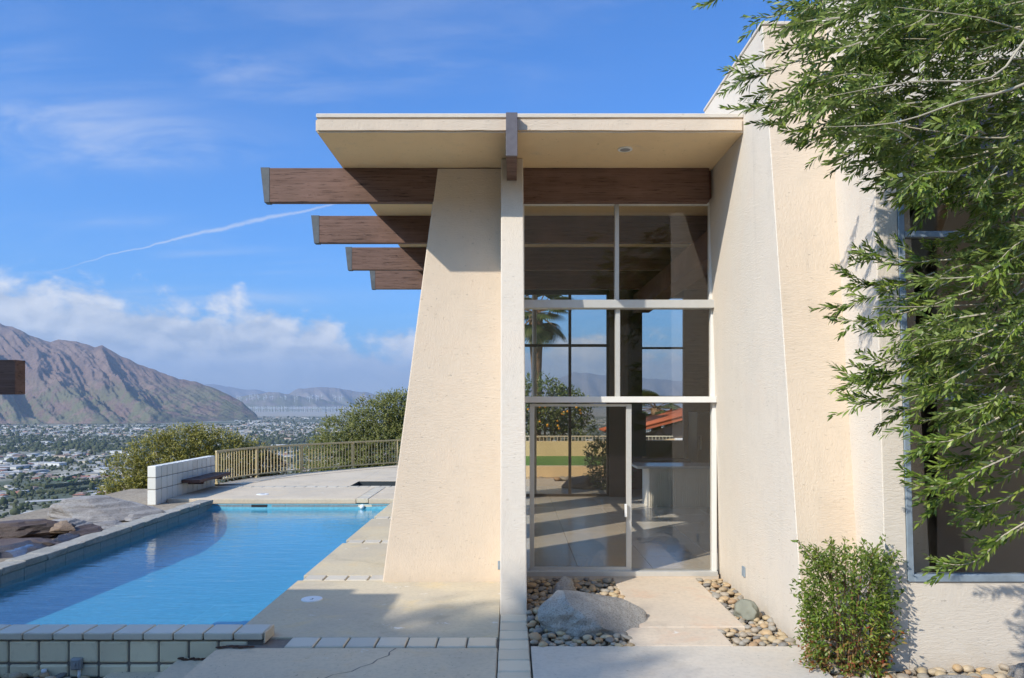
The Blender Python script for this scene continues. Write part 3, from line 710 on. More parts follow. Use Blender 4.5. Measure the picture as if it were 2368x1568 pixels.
    for xn, yn in spots:
        if yn > 1606: d = min(12400, (EYE - VALLEY) * 3000 / (yn + 15 - 1607)); z = VALLEY
        else: d = 13600 + rgw.uniform(-300, 300); z = EYE + (1607 - yn - 6) / 3000 * d
        if first is None: o = first = mesh('wind_turbine', V, F, M['turbine'])
        else: o = first.copy(); COL.objects.link(o)
        o.location = ((xn - 2048) / 3000 * d, d, z); o.rotation_euler = (0, 0, rgw.uniform(-.4, .4))
        tag(o, 'tiny white wind turbine in the rows on the far desert plain', 'wind turbine', 'wind turbines on the far plain')
make_town()

# ------------------------------------------------------------------ deck, pool
PXR, PXL, PY0, PY1 = -2.52, -6.42, 6.80, 16.22      # pool edges
STRIPS = [(6.42, 6.69), (8.82, 9.07), (11.15, 11.40), (13.48, 13.72), (15.80, 16.04)]
TP = .262                                            # tile pitch
_tiles = {}
def tile(parent, x, y, sx, sy, top=0.004, th=.06, mat='tile', name='tile', bevel=.008):
    """one flush block, shared mesh per size"""
    key = (round(sx, 3), round(sy, 3), round(th, 3), mat, bevel)
    if key not in _tiles:
        o = box(name, (-sx / 2, sx / 2), (-sy / 2, sy / 2), (-th, 0), M[mat], parent, bevel); _tiles[key] = o.data
    else:
        o = link(name, _tiles[key], None, parent)
    o.location = (x + R.uniform(-.0015, .0015), y + R.uniform(-.0015, .0015), top + R.uniform(-.002, .002))
    o.rotation_euler = (R.uniform(-.004, .004), R.uniform(-.004, .004), R.uniform(-.006, .006))
    return o

def make_deck():
    d = empty('deck'); tag(d, kind='structure')
    xr = -.122
    prev = STRIPS[0][1]
    for k, (a, b) in enumerate(STRIPS[1:]):
        box('concrete_slab', (PXR, xr), (prev + .004, a - .004), (-.10, 0), M['deck'], d, .006); prev = b
    box('concrete_slab', (PXR, xr), (prev + .004, PY1 - .004), (-.10, 0), M['deck'], d, .006)
    for k, (a, b) in enumerate(STRIPS):
        x = xr - .006; sy = b - a - .016
        x0 = -2.10 if k == 0 else PXR + .05
        mesh('joint_bed', [(PXR + .03, a, -.02), (xr, a, -.02), (xr, b, -.02), (PXR + .03, b, -.02)], [(0, 1, 2, 3)], M['mortar'], d)
        while x - TP > x0 - .12:
            xl = max(x - TP, x0); tile(d, (x + xl) / 2, (a + b) / 2, x - xl - .014, sy); x -= TP
    # front slab and steps down to the lower yard
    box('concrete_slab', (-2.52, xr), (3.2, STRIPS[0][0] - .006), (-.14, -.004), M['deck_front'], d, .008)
    cr = [(-.99, 6.40), (-1.03, 6.30), (-1.02, 6.22), (-1.10, 6.12), (-1.12, 6.03), (-1.20, 5.95), (-1.25, 5.85), (-1.38, 5.78), (-1.45, 5.66), (-1.60, 5.6)]
    V = []; F = []
    for i, (x, y) in enumerate(cr):
        wd = .004 if i % 2 else .0065; V += [(x - wd, y, -.0025), (x + wd, y, -.0025)]
    F = [(2 * i, 2 * i + 1, 2 * i + 3, 2 * i + 2) for i in range(len(cr) - 1)]
    mesh('crack', V, F, M['mortar'], d)
    st = empty('garden_steps'); tag(st, kind='structure')
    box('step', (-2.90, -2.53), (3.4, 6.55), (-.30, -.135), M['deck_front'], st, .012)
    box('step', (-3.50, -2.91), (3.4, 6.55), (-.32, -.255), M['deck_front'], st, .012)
    for (x0, x1, y, z) in ((-2.52, -2.20, 6.405, .006), (-2.90, -2.55, 6.50, -.128)):
        for q in range(7):
            cx = x0 + (x1 - x0) * (q + .5) / 7
            rock('rust_flake', (cx, y + R.uniform(-.02, .02), z), (.032, .022, .012), M['rust'], 60 + q, st, 2, .4)
    # strip of blocks running towards the viewer in front of the column
    y = 7.40
    mesh('joint_bed', [(-.122, 3.2, -.03), (.156, 3.2, -.03), (.156, 7.41, -.03), (-.122, 7.41, -.03)], [(0, 1, 2, 3)], M['mortar'], d)
    while y > 3.4:
        tile(d, .0175, y - TP / 2, .258, TP - .014); y -= TP
    # far terrace
    xw = -7.46; spa = (-4.04, -2.3, 18.7, 19.8)
    box('concrete_slab', (xw, -3.375), (PY1, 18.44), (-.11, 0), M['deck_far'], d, .012)
    box('concrete_slab', (-3.10, 2.2), (PY1, 18.44), (-.11, 0), M['deck_far'], d, .012)
    y = PY1 + .002
    while y < 18.4:
        tile(d, -3.2375, y + .128, .26, .248, .004, .10, 'tile'); y += .2555
    x = xw + .01
    while x < 2.0:
        if not (-3.375 < x + .13 < -3.10): tile(d, x + .128, 18.57, .25, .245)
        else: tile(d, x + .128, 18.57, .25, .245)
        x += .262
    mesh('joint_bed', [(xw, 18.44, -.02), (2.1, 18.44, -.02), (2.1, 18.7, -.02), (xw, 18.7, -.02)], [(0, 1, 2, 3)], M['mortar_pale'], d)
    # beyond the strip: terrace sectors round the spa up to the curved edge
    inner = [p + (Vector((-3.2, 18.6, 0)) - p).normalized() * .75 for p in fence_c]
    inner = [p for p in inner if p.y > 18.75]
    def clipx(pts, a, b): return [p for p in pts if a <= p.x <= b]
    a = clipx(inner, -9, -4.05)
    prism('concrete_slab', [(xw + .1, 18.705)] + [(p.x, p.y) for p in a] + [(-4.045, a[-1].y + .6), (-4.045, 18.705)], -.11, 0, M['deck_far'], d)
    c = clipx(inner, -4.04, 3)
    prism('concrete_slab', [(-4.04, 19.805)] + [(-4.04, a[-1].y + .6)] + [(p.x, p.y) for p in c] + [(c[-1].x, 19.805)], -.11, 0, M['deck_far'], d)
    box('concrete_slab', (-2.295, 2.2), (18.705, 19.80), (-.11, 0), M['deck_far'], d)
    outer = [(p.x, p.y) for p in fence_c]
    inn2 = [p + (Vector((-3.2, 18.6, 0)) - p).normalized() * .73 for p in fence_c]
    V = [(p.x, p.y, .004) for p in inn2] + [(p[0], p[1], .004) for p in outer]; n = len(outer)
    V += [(p[0], p[1], -.2) for p in outer]
    F = [(i, i + 1, n + i + 1, n + i) for i in range(n - 1)] + [(n + i, n + i + 1, 2 * n + i + 1, 2 * n + i) for i in range(n - 1)]
    o = mesh('edge_band', V, F, M['deck_far'], d); fixn(o.data)
    # spa
    s = empty('spa'); tag(s, kind='structure')
    x0, x1, y0, y1 = spa
    V = [(x0, y0, -.9), (x1, y0, -.9), (x1, y1, -.9), (x0, y1, -.9), (x0, y0, -.002), (x1, y0, -.002), (x1, y1, -.002), (x0, y1, -.002)]
    mesh('shell', V, [(0, 1, 2, 3), (0, 4, 5, 1), (1, 5, 6, 2), (2, 6, 7, 3), (3, 7, 4, 0)], plain('spa_tile', (.045, .055, .06), .4, .3, 14), s)
    mesh('water', [(x0, y0, -.17), (x1, y0, -.17), (x1, y1, -.17), (x0, y1, -.17)], [(0, 1, 2, 3)], M['water'], s)
make_deck()

def make_pool():
    p = empty('pool'); tag(p, kind='structure')
    z = -1.25
    # basin: coved plaster bowl
    V = []; F = []; nx, ny = 28, 44; xa, xb, ya, yb = PXL - .06, PXR + .06, PY0 - .10, PY1 - .06
    for i in range(nx + 1):
        for j in range(ny + 1):
            x = xa + (xb - xa) * (.5 - .5 * math.cos(math.pi * i / nx)); y = ya + (yb - ya) * (.5 - .5 * math.cos(math.pi * j / ny))
            e = 1.0
            for dd, r in ((x - xa, .5), (xb - x, .9), (y - ya, .5), (yb - y, 2.6)):
                q = min(1, max(0, dd / r)); e *= math.sqrt(max(0, 1 - (1 - q) ** 2))
            V.append((x, y, -.10 - e * (.42 + .22 * (y - ya) / (yb - ya))))
    for i in range(nx):
        for j in range(ny):
            k = i * (ny + 1) + j; F.append((k, k + ny + 1, k + ny + 2, k + 1))
    mesh('basin', V, F, M['plaster'], p, True)
    mesh('water', [(PXL - .05, PY0 - .09, -.205), (PXR + .05, PY0 - .09, -.205), (PXR + .05, PY1 - .07, -.205), (PXL - .05, PY1 - .07, -.205)], [(0, 1, 2, 3)], M['water'], p)
    sp_ = plain('step_plaster', (.095, .32, .41), .7, .35, 14)
    for k in range(3):
        box('pool_step', (PXR - .42 - .36 * k, PXR + .03), (PY0 - .08, PY0 + 1.35 + .55 * k), (-1.0, -.27 - .06 * k), sp_, p, .03)
    # waterline tiles: far side and left side
    tw = .31; x = PXL
    i = 0
    while x < PXR - .05:
        w = min(tw, PXR - x)
        if -3.46 < x + w / 2 < -3.06: mt = M['tile']
        else: mt = M['waterline']
        if not (-5.62 < x + w / 2 < -5.30):
            box('waterline_tile', (x + .004, x + w - .004), (PY1 - .075, PY1 - .045), (-.34, -.115), mt, p, .003)
        x += w
    box('skimmer_opening', (-5.61, -5.27), (PY1 - .078, PY1 - .05), (-.34, -.115), plain('opening_shade', (.02, .022, .025), .8, .1, 5), p)  # solid dark box; shade inside the opening is painted, not hollow
    cyl_o = tube('spill_pipe', [(-3.22, PY1 - .12, -.16), (-3.22, PY1 + .02, -.16)], .05, M['white'], p, 12)
    y = PY0 - .1
    while y < PY1 - .1:
        w = min(.46, PY1 - .08 - y)
        o = box('waterline_tile', (PXL - .06, PXL - .03), (y + .003, y + w - .003), (-.34, -.098), M['waterline'], p, .003)
        o2 = hexa('coping_stone', [(PXL - .30, y + .004, -.09), (PXL + R.uniform(-.02, .012), y + .004, -.09), (PXL + R.uniform(-.02, .012), y + w - .004, -.09), (PXL - .30, y + w - .004, -.09)],
                  [(PXL - .30, y + .004, R.uniform(-.008, .012)), (PXL + R.uniform(-.02, .012), y + .004, R.uniform(-.012, .01)), (PXL + R.uniform(-.02, .012), y + w - .004, R.uniform(-.012, .01)), (PXL - .30, y + w - .004, R.uniform(-.008, .012))], M['coping'], p, .014)
        y += w
    # skimmer lid set in the deck
    c = W(721, 1386, 7.97)
    o = cyl('skimmer_lid', (c.x, 7.97, .0), .112, .010, M['white'], None, 28, .108)
    cyl('finger_hole', (c.x + .01, 7.965, .0102), .010, .002, M['mortar'], o, 10); box('lid_slot', (c.x - .012, c.x + .02, ), (7.93, 7.936), (.0102, .0122), M['mortar'], o)
    tag(o, 'round white skimmer lid set flush in the pool deck', 'lid')
    c = W(610, 1140, 17.3)
    o = cyl('drain_cover', (-5.65, 17.0, .0), .14, .010, M['white'], None, 24, .13); tag(o, 'small white round cover on the far terrace near the pool end', 'lid')
    cyl('rim', (-5.65, 17.0, .009), .05, .004, M['grey_box'], o, 14)
make_pool()

def make_pool_wall():
    w = empty('pool_wall', (-3.5, 6.6, -.3)); tag(w, 'low pool wall of stained pale square blocks with a row of cap blocks', 'wall')
    box('mortar_core', (-5.6, -2.17), (6.562, 6.76), (-.31, .018), M['mortar'], w)
    x = -2.165
    k = 0
    while x > -5.55:
        o = box('cap_block', (x - TP + .007, x - .007), (6.525, 6.795), (.026, .086), M['block_cap'], w, .009)
        x -= TP; k += 1
    x = -2.30
    while x > -5.5:
        for (z0, z1) in ((-.182, .012), (-.31, -.194)):
            if x > -2.6 and z1 < 0: continue
            if x - TP < -2.53 or True:
                box('wall_block', (x - TP + .009, x - .009), (6.543 + R.uniform(-.004, .004), 6.60), (z0 + .004, z1 - .002), M['block_front'], w, .016)
        x -= TP
    box('end_block', (-2.162, -2.15), (6.53, 6.79), (-.005, .09), M['tile'], w, .004)
    # electric box and pipe stub
    c = W(176, 1542, 6.5)
    e = empty('junction_box', (-3.78, 6.53, -.3)); tag(e, 'small grey electrical junction box on the stained block wall', 'electrical box')
    box('body', (-3.825, -3.735), (6.49, 6.540), (-.225, -.125), M['grey_box'], e, .006)
    box('cover', (-3.812, -3.748), (6.482, 6.49), (-.214, -.136), M['grey_box'], e, .003)
    box('knob', (-3.788, -3.772), (6.470, 6.482), (-.19, -.16), M['grey_box'], e, .003)
    tube('conduit', [(-3.76, 6.515, -.225), (-3.76, 6.515, -.33)], .013, M['white'], e, 8)
    q = empty('pipe_stub', (-4.03, 6.46, -.31)); tag(q, 'short white plastic pipe stub rising from the pebbles beside the wall', 'pipe')
    tube('pipe', [(-4.03, 6.46, -.33), (-4.03, 6.46, -.21)], .016, M['white'], q, 10)
    tube('collar', [(-4.03, 6.46, -.235), (-4.03, 6.46, -.205)], .022, M['white'], q, 10)
make_pool_wall()

def make_block_wall():
    w = empty('block_wall', (-7.55, 17.3, 0)); tag(w, 'white glazed block wall standing behind the pool with a wooden bench', 'wall')
    x0, x1, y0, y1, h = -7.66, -7.48, 15.75, 18.9, .76
    box('mortar_core', (x0 + .012, x1 - .012), (y0 + .012, y1 - .012), (-.08, h - .03), M['mortar_pale'], w)
    n = 12; py = (y1 - y0) / n
    for i in range(n):
        for j in range(3):
            z = j * .25
            box('block', (x0, x1), (y0 + i * py + .009, y0 + (i + 1) * py - .009), (z + .007 - (.08 if j == 0 else 0), z + .243), M['block_white'], w, .012)
    b = empty('bench', (-7.27, 17.9, .3)); tag(b, 'dark wooden plank bench fixed along the white block wall', 'bench')
    box('seat_plank', (-7.475, -7.275), (16.96, 18.85), (.265, .335), M['bench'], b, .006)
    box('seat_plank', (-7.265, -7.06), (16.95, 18.85), (.265, .335), M['bench'], b, .006)
    for y in (17.3, 18.4): box('bracket', (-7.475, -7.12), (y, y + .06), (.20, .262), M['bench'], b, .003)
make_block_wall()

def make_fence():
    f = empty('pool_fence', (-5.5, 22.5, 0)); tag(f, 'curved tan metal picket fence along the edge of the far terrace', 'fence')
    H = .83
    L = [0]
    for a, b in zip(fence_c, fence_c[1:]): L.append(L[-1] + (b - a).length)
    def at(s):
        i = max(0, min(len(L) - 2, int(np.searchsorted(L, s)) - 1)); k = (s - L[i]) / (L[i + 1] - L[i]); return fence_c[i].lerp(fence_c[i + 1], k)
    for nm, z, r in (('top_rail', H, .024), ('bottom_rail', .10, .017)):
        V = []; F = []; n = 60
        for k in range(n + 1):
            s = L[-1] * k / n; p = at(s); q = at(min(L[-1], s + .05)) - at(max(0, s - .05)); q.normalize(); sd = Vector((-q.y, q.x, 0)) * r
            V += [p + sd + Vector((0, 0, z - r)), p - sd + Vector((0, 0, z - r)), p - sd + Vector((0, 0, z + r)), p + sd + Vector((0, 0, z + r))]
        for k in range(n):
            for c in range(4): F.append((k * 4 + c, k * 4 + (c + 1) % 4, k * 4 + 4 + (c + 1) % 4, k * 4 + 4 + c))
        F += [(0, 1, 2, 3), (4 * n + 3, 4 * n + 2, 4 * n + 1, 4 * n)]
        o = mesh(nm, V, F, M['fence'], f); fixn(o.data)
    pk = box('picket', (-.0085, .0085), (-.0085, .0085), (.10, H - .01), M['fence'], f); first = True
    posts = [0.03]
    for (a, b) in FENCE[1:-1]:
        i = min(range(len(fence_c)), key=lambda q: (fence_c[q] - Vector((a, b, 0))).length); posts.append(L[i])
    s = .0; spac = .112
    pm = None
    for s_ in posts:
        p = at(s_)
        if pm is None: o = box('post', (-.024, .024), (-.024, .024), (0, H + .012), M['fence'], f); pm = o.data
        else: o = link('post', pm, None, f)
        o.location = p
        o2 = box('foot_plate', (p.x - .05, p.x + .05), (p.y - .05, p.y + .05), (.004, .03), M['fence'], f)
    s = spac
    while s < L[-1]:
        if min(abs(s - q) for q in posts) > .05:
            if first: o = pk; first = False
            else: o = link('picket', pk.data, None, f)
            o.location = at(s)
        s += spac
make_fence()

# ------------------------------------------------------------------ house
SOF = 4.83
DW = 8.97
def make_house():
    h = empty('house', (1.0, 10.0, 0)); tag(h, 'modern cream stucco house with flat roof, tapered piers and tall windows', 'house')
    # roof slab with cap flashing
    def roofslab():
        bm = bmesh.new(); nx = 70
        fr = []
        for k in range(nx + 1):
            x = -1.99 + (2.345 + 1.99) * k / nx
            j = .006 * mnoise.noise(Vector((x * 3, 0, 1))) ; j2 = .006 * mnoise.noise(Vector((x * 4, 3, 1)))
            fr.append((bm.verts.new((x, 7.59 + j, SOF + j2)), bm.verts.new((x, 7.59 + j2, SOF + .145)), bm.verts.new((x, 18.6, SOF + .145)), bm.verts.new((x, 18.6, SOF))))
        for a, b in zip(fr, fr[1:]):
            for c in range(4): bm.faces.new((a[c], b[c], b[(c + 1) % 4], a[(c + 1) % 4]))
        bm.faces.new(fr[0]); bm.faces.new(fr[-1][::-1])
        bmesh.ops.recalc_face_normals(bm, faces=bm.faces[:])
        eds = [e for e in bm.edges if len(e.link_faces) == 2 and e.calc_face_angle() > .8 and all(v.co.y < 7.7 or v.co.x < -1.9 for v in e.verts)]
        bmesh.ops.bevel(bm, geom=eds, offset=.018, segments=2, affect='EDGES')
        me = bpy.data.meshes.new('roof'); bm.to_mesh(me); bm.free()
        return link('roof', me, M['stucco'], h)
    rf = roofslab()
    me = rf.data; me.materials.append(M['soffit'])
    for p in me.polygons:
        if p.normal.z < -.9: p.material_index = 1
    box('roof_flashing', (-1.983, 2.34), (7.588, 18.58), (SOF + .1455, SOF + .188), M['stucco_pale'], rf, .005)
    box('roof_rear', (2.35, 5.4), (8.95, 18.6), (SOF, SOF + .18), M['soffit'], rf)
    # projecting roof beams
    for k in range(4):
        y = 8.75 + 2.25 * k; th = .10
        xe = 2.3 if k == 0 else 4.98
        b = hexa('roof_beam', [(-2.83, y, SOF - .40), (xe, y, SOF - .40), (xe, y + th, SOF - .40), (-2.83, y + th, SOF - .40)],
                 [(-2.83, y, SOF - .003), (xe, y, SOF - .003), (xe, y + th, SOF - .003), (-2.83, y + th, SOF - .003)], M['wood'], h, .004)
        dx = R.uniform(-.012, .012)
        hexa('end_cap', [(-2.895 + dx, y - .004, SOF - .407), (-2.826, y - .004, SOF - .407), (-2.826, y + th + .004, SOF - .407), (-2.895 + dx, y + th + .004, SOF - .407)],
             [(-2.94 + dx, y - .004, SOF + .004), (-2.826, y - .004, SOF + .004), (-2.826, y + th + .004, SOF + .004), (-2.94 + dx, y + th + .004, SOF + .004)], M['capmetal'], b, .004)
    # tapered piers
    for k in range(4):
        y = 8.752 + 2.25 * k
        if k == 0: y0, y1 = 8.75 - .002, 9.05
        else: y0, y1 = y - .03, y + .20
        zt = SOF - .002
        hexa('tapered_pier', [(-1.514, y0, -.02), (-.108, y0, -.02), (-.108, y1, -.02), (-1.514, y1, -.02)],
             [(-.873, y0, zt), (-.108, y0, zt), (-.108, y1, zt), (-.873, y1, zt)], M['stucco'], h, .014)
    # slim front column leaning back, beam end above it
    hexa('column', [(-.118, 7.42, -.02), (.150, 7.42, -.02), (.150, 9.04, -.02), (-.118, 9.04, -.02)],
         [(-.122, 8.40, SOF - .001), (.124, 8.40, SOF - .001), (.124, 9.04, SOF - .001), (-.122, 9.04, SOF - .001)], M['stucco_pale'], h, .012)
    box('beam_end', (-.058, .052), (7.50, 8.75), (4.56, 4.99), M['wood'], h, .004)
    box('beam_end_plate', (-.061, .055), (7.494, 7.515), (4.557, 4.992), plain('plate_metal', (.17, .15, .15), .45, .35, 12, .5), h, .003)
    # header board under the soffit, window wall
    a = W(1207, 463, DW); c = W(1650, 463, DW)
    box('header_board', (.10, 2.42), (8.86, 8.99), (a.z, SOF - .002), M['header'], h, .003)
    win = h
    fr = M['alu_white']; fm = M['alu']
    boxpx('window_frame', 1207, 464, 1652, 472, DW - .02, .10, fr, win, .003)
    boxpx('window_frame', 1207, 472, 1212, 693, DW - .015, .09, fr, win, .003)
    boxpx('window_frame', 1640, 472, 1651, 693, DW - .015, .09, fr, win, .003)
    boxpx('mullion', 1421.5, 472, 1431, 693, DW - .025, .09, fm, win, .003)
    boxpx('transom', 1207, 693, 1654, 712, DW - .085, .17, fm, win, .004)
    boxpx('window_frame', 1207, 712, 1212, 917, DW - .015, .09, fr, win, .003)
    boxpx('window_frame', 1643, 712, 1653, 917, DW - .015, .09, fr, win, .003)
    boxpx('mullion', 1423, 712, 1433.5, 917, DW - .025, .09, fm, win, .003)
    boxpx('transom', 1207, 917, 1657, 931, DW - .085, .17, fr, win, .004)
    boxpx('window_frame', 1208, 931, 1213, 1322, DW - .01, .09, fr, win, .003)
    boxpx('window_frame', 1646.5, 931, 1657, 1324, DW - .02, .10, fr, win, .003)
    boxpx('door_track', 1207, 1321.5, 1660, 1333, DW - .06, .16, fm, win, .004)
    for (x0, y0, x1, y1) in ((1212, 472, 1421.5, 693), (1431, 472, 1640, 693), (1212, 712, 1423, 917), (1433.5, 712, 1643, 917), (1459, 931, 1646.5, 1322)):
        boxpx('window_pane', x0, y0, x1, y1, DW + .03, .008, M['glass'], win)
    # sliding door with screen
    dd = DW - .008
    dr = boxpx('sliding_door', 1224.5, 1311, 1460, 1321.5, dd, .035, M['alu'], h, .003)
    for (x0, y0, x1, y1) in ((1224.5, 934, 1235, 1311), (1447.5, 934, 1460, 1311), (1235, 934, 1447.5, 940)):
        boxpx('stile', x0, y0, x1, y1, dd, .035, M['alu'], dr, .003)
    boxpx('door_pane', 1235, 940, 1447.5, 1311, dd + .015, .006, M['glass_dark'], dr)
    boxpx('handle', 1444, 1166, 1450, 1196, dd - .045, .044, M['white'], dr, .004)
    boxpx('side_pane', 1213, 931, 1226, 1322, DW + .045, .006, M['glass'], win)
    # recessed light in the soffit
    c = W(1445, 344, 8.09)
    o = cyl('ceiling_light', (c.x, 8.09, SOF - .014), .078, .016, M['white'], h, 24); cyl('lens', (c.x, 8.09, SOF - .0155), .055, .003, M['grey_box'], o, 20)
    # small cover plates
    p = W(1153, 1307, 8.74); box('outlet_plate', (-.165, -.122), (8.738, 8.752), (p.z - .05, p.z + .05), M['alu_blue'], h, .003)
    box('outlet_plate', (2.464, 2.482), (7.97, 8.05), (.235, .34), M['alu_blue'], h, .003)
    # right-hand battered mass next to the window
    def s1x(z): return 2.492 - .030 * z
    def s2y(z): return 6.385 + .105 * z
    zt = 5.60
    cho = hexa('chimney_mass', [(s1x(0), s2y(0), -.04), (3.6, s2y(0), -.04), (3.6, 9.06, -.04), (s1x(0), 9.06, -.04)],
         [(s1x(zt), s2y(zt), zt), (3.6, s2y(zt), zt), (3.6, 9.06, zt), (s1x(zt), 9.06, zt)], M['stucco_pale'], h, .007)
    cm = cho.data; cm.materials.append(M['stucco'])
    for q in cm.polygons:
        if q.normal.y < -.9: q.material_index = 1  # same paint; front face warmed, the light on it put into the colour
    box('parapet_cap', (s1x(zt) - .012, 3.6), (s2y(zt) - .012, 9.06), (zt + .001, zt + .035), M['stucco_pale'], h, .006)
    # right-hand wing wall with its big window, leaning back a little
    def lean(p): return (p[0] - .012 * p[2], p[1] + .03 * p[2], p[2])
    Y0 = 5.965
    def lbox(name, x, y, z, mat, parent, bevel=0):
        b = [(x[0], y[0], z[0]), (x[1], y[0], z[0]), (x[1], y[1], z[0]), (x[0], y[1], z[0])]; t = [(q[0], q[1], z[1]) for q in b]
        return hexa(name, [lean(q) for q in b], [lean(q) for q in t], mat, parent, bevel)
    wx0, wx1, wz0, wz1 = 3.165, 6.0, .665, 4.55
    lbox('wall', (2.985, wx0), (Y0, 6.9), (-.05, 6.0), M['stucco_pale'], h, .006)
    lbox('wall', (wx0 - .001, 7.2), (Y0 + .001, 6.25), (-.05, wz0), M['stucco_pale'], h)
    lbox('wall', (wx0 - .001, 7.2), (Y0 + .001, 6.25), (wz1, 6.0), M['stucco_pale'], h)
    lbox('wall', (wx1, 7.2), (Y0 + .001, 6.25), (wz0, wz1), M['stucco_pale'], h)
    fb = M['alu_blue']; fw = .048
    wn = lbox('window', (wx0, wx0 + fw), (Y0 - .012, Y0 + .08), (wz0, wz1), fb, h, .003)
    lbox('sill', (wx0 + fw, wx1), (Y0 - .016, Y0 + .08), (wz0, wz0 + .058), fb, wn, .004)
    for z in (2.115, 3.43): lbox('transom', (wx0 + fw, wx1), (Y0 - .010, Y0 + .07), (z, z + .05), fb, wn, .003)
    lbox('mullion', (5.0, 5.05), (Y0 - .008, Y0 + .07), (wz0 + .058, wz1), fb, wn, .003)
    for (z0, z1) in ((wz0 + .058, 2.115), (2.165, 3.43), (3.48, wz1)): lbox('pane', (wx0 + fw, wx1), (Y0 + .03, Y0 + .038), (z0, z1), M['glass'], wn)
    # room behind that window
    box('room_floor', (3.0, 7.2), (6.26, 9.0), (-.04, .04), M['int_wall'], h)
    box('room_back', (3.61, 7.2), (9.0, 9.1), (-.04, 5.4), M['int_wall'], h)
    box('room_ceiling', (3.0, 7.2), (6.3, 9.1), (5.4, 5.5), M['int_wall'], h)
    box('room_side', (7.2, 7.3), (6.0, 9.1), (-.04, 5.5), M['int_wall'], h)
    # main room: floor tiles, walls, rear glazing
    fz = .045
    box('floor_base', (-.11, 4.9), (9.06, 18.2), (-.06, fz - .012), M['mortar'], h)
    ts = .92; j = 0; y = 9.07; md = None
    while y < 18.1:
        x = -.10
        while x < 4.8:
            if md is None: o = box('floor_tile', (0, ts - .006), (0, ts - .006), (fz - .012, fz), M['int_floor'], h, .0015); md = o.data
            else: o = link('floor_tile', md, None, h)
            o.location = (x, y, 0); x += ts
        y += ts
    # side glazing between the piers
    for k in range(4):
        ya, yb = 9.05 + (0 if k == 0 else -.0), 0
    for k, (ya, yb) in enumerate(((9.06, 10.96), (11.22, 13.21), (13.47, 15.46), (15.72, 16.6))):
        box('side_pane', (-.06, -.052), (ya, yb), (.06, 4.42), M['glass_clear'], h)
        box('side_rail', (-.09, -.02), (ya, yb), (2.05, 2.12), M['alu'], h)
        box('side_rail', (-.09, -.02), (ya, yb), (.0, .06), M['alu'], h)
        box('side_mullion', (-.09, -.02), ((ya + yb) / 2 - .03, (ya + yb) / 2 + .03), (.06, 4.42), M['alu'], h)
    # rear glazing d = 16.2
    YB = 16.25; fd = plain('bronze_frame', (.06, .05, .042), .5, .1, 10, .3)
    box('rear_frame', (-.1, 2.1), (YB, YB + .06), (0, .10), fd, h); box('rear_frame', (-.1, 2.1), (YB, YB + .06), (3.29, 3.35), fd, h)
    box('rear_frame', (-.1, 2.1), (YB, YB + .06), (4.42, 4.55), fd, h); box('rear_frame', (-.1, 2.1), (YB, YB + .06), (2.06, 2.11), fd, h)
    for x in (-.06, 1.225, 2.05): box('rear_mullion', (x, x + .06), (YB - .01, YB + .07), (.0, 4.5), fd, h)
    for (x0, x1) in ((0, 1.225), (1.285, 2.05)):
        for (z0, z1) in ((.10, 2.06), (2.11, 3.29), (3.35, 4.42)): box('rear_pane', (x0, x1), (YB + .02, YB + .028), (z0, z1), M['glass_clear'], h)
    box('rear_beam', (-.1, 5), (YB - .02, YB + .2), (4.55, SOF - .003), M['wood_in'], h)
    box('rear_pier', (2.11, 2.5), (YB - .05, YB + .3), (-.04, 4.55), M['int_dark'], h)
    box('kitchen_side', (2.4, 2.5), (YB + .3, 18.2), (-.04, SOF - .003), M['int_dark'], h)
    YK = 18.2
    kw = M['int_wall']
    box('kitchen_wall', (2.5, 3.16), (YK, YK + .15), (-.04, SOF - .003), M['int_dark'], h); box('kitchen_wall', (4.17, 5.0), (YK, YK + .15), (-.04, SOF - .003), M['int_tan'], h)
    box('kitchen_wall', (3.16, 4.17), (YK, YK + .15), (-.04, 1.16), kw, h); box('kitchen_wall', (3.16, 4.17), (YK, YK + .15), (2.06, 2.24), kw, h)
    box('kitchen_wall', (3.16, 4.17), (YK, YK + .15), (4.62, SOF - .003), M['int_dark'], h)
    box('kitchen_mullion', (3.16, 4.17), (YK + .03, YK + .08), (3.38, 3.43), fd, h)
    for (z0, z1) in ((1.16, 2.06), (2.24, 3.38), (3.43, 4.62)): box('kitchen_pane', (3.16, 4.17), (YK + .05, YK + .056), (z0, z1), M['glass_clear'], h)
    box('right_wall', (5.0, 5.1), (9.06, 18.4), (-.04, SOF - .003), M['int_tan'], h)
    box('front_wall', (3.605, 5.1), (9.0, 9.05), (-.04, SOF - .003), kw, h)
    # gallery soffit running back on the right, seen through the upper panes
    box('gallery_beam', (2.62, 2.95), (9.1, 16.2), (4.02, 4.40), M['wood_in'], h)
make_house()

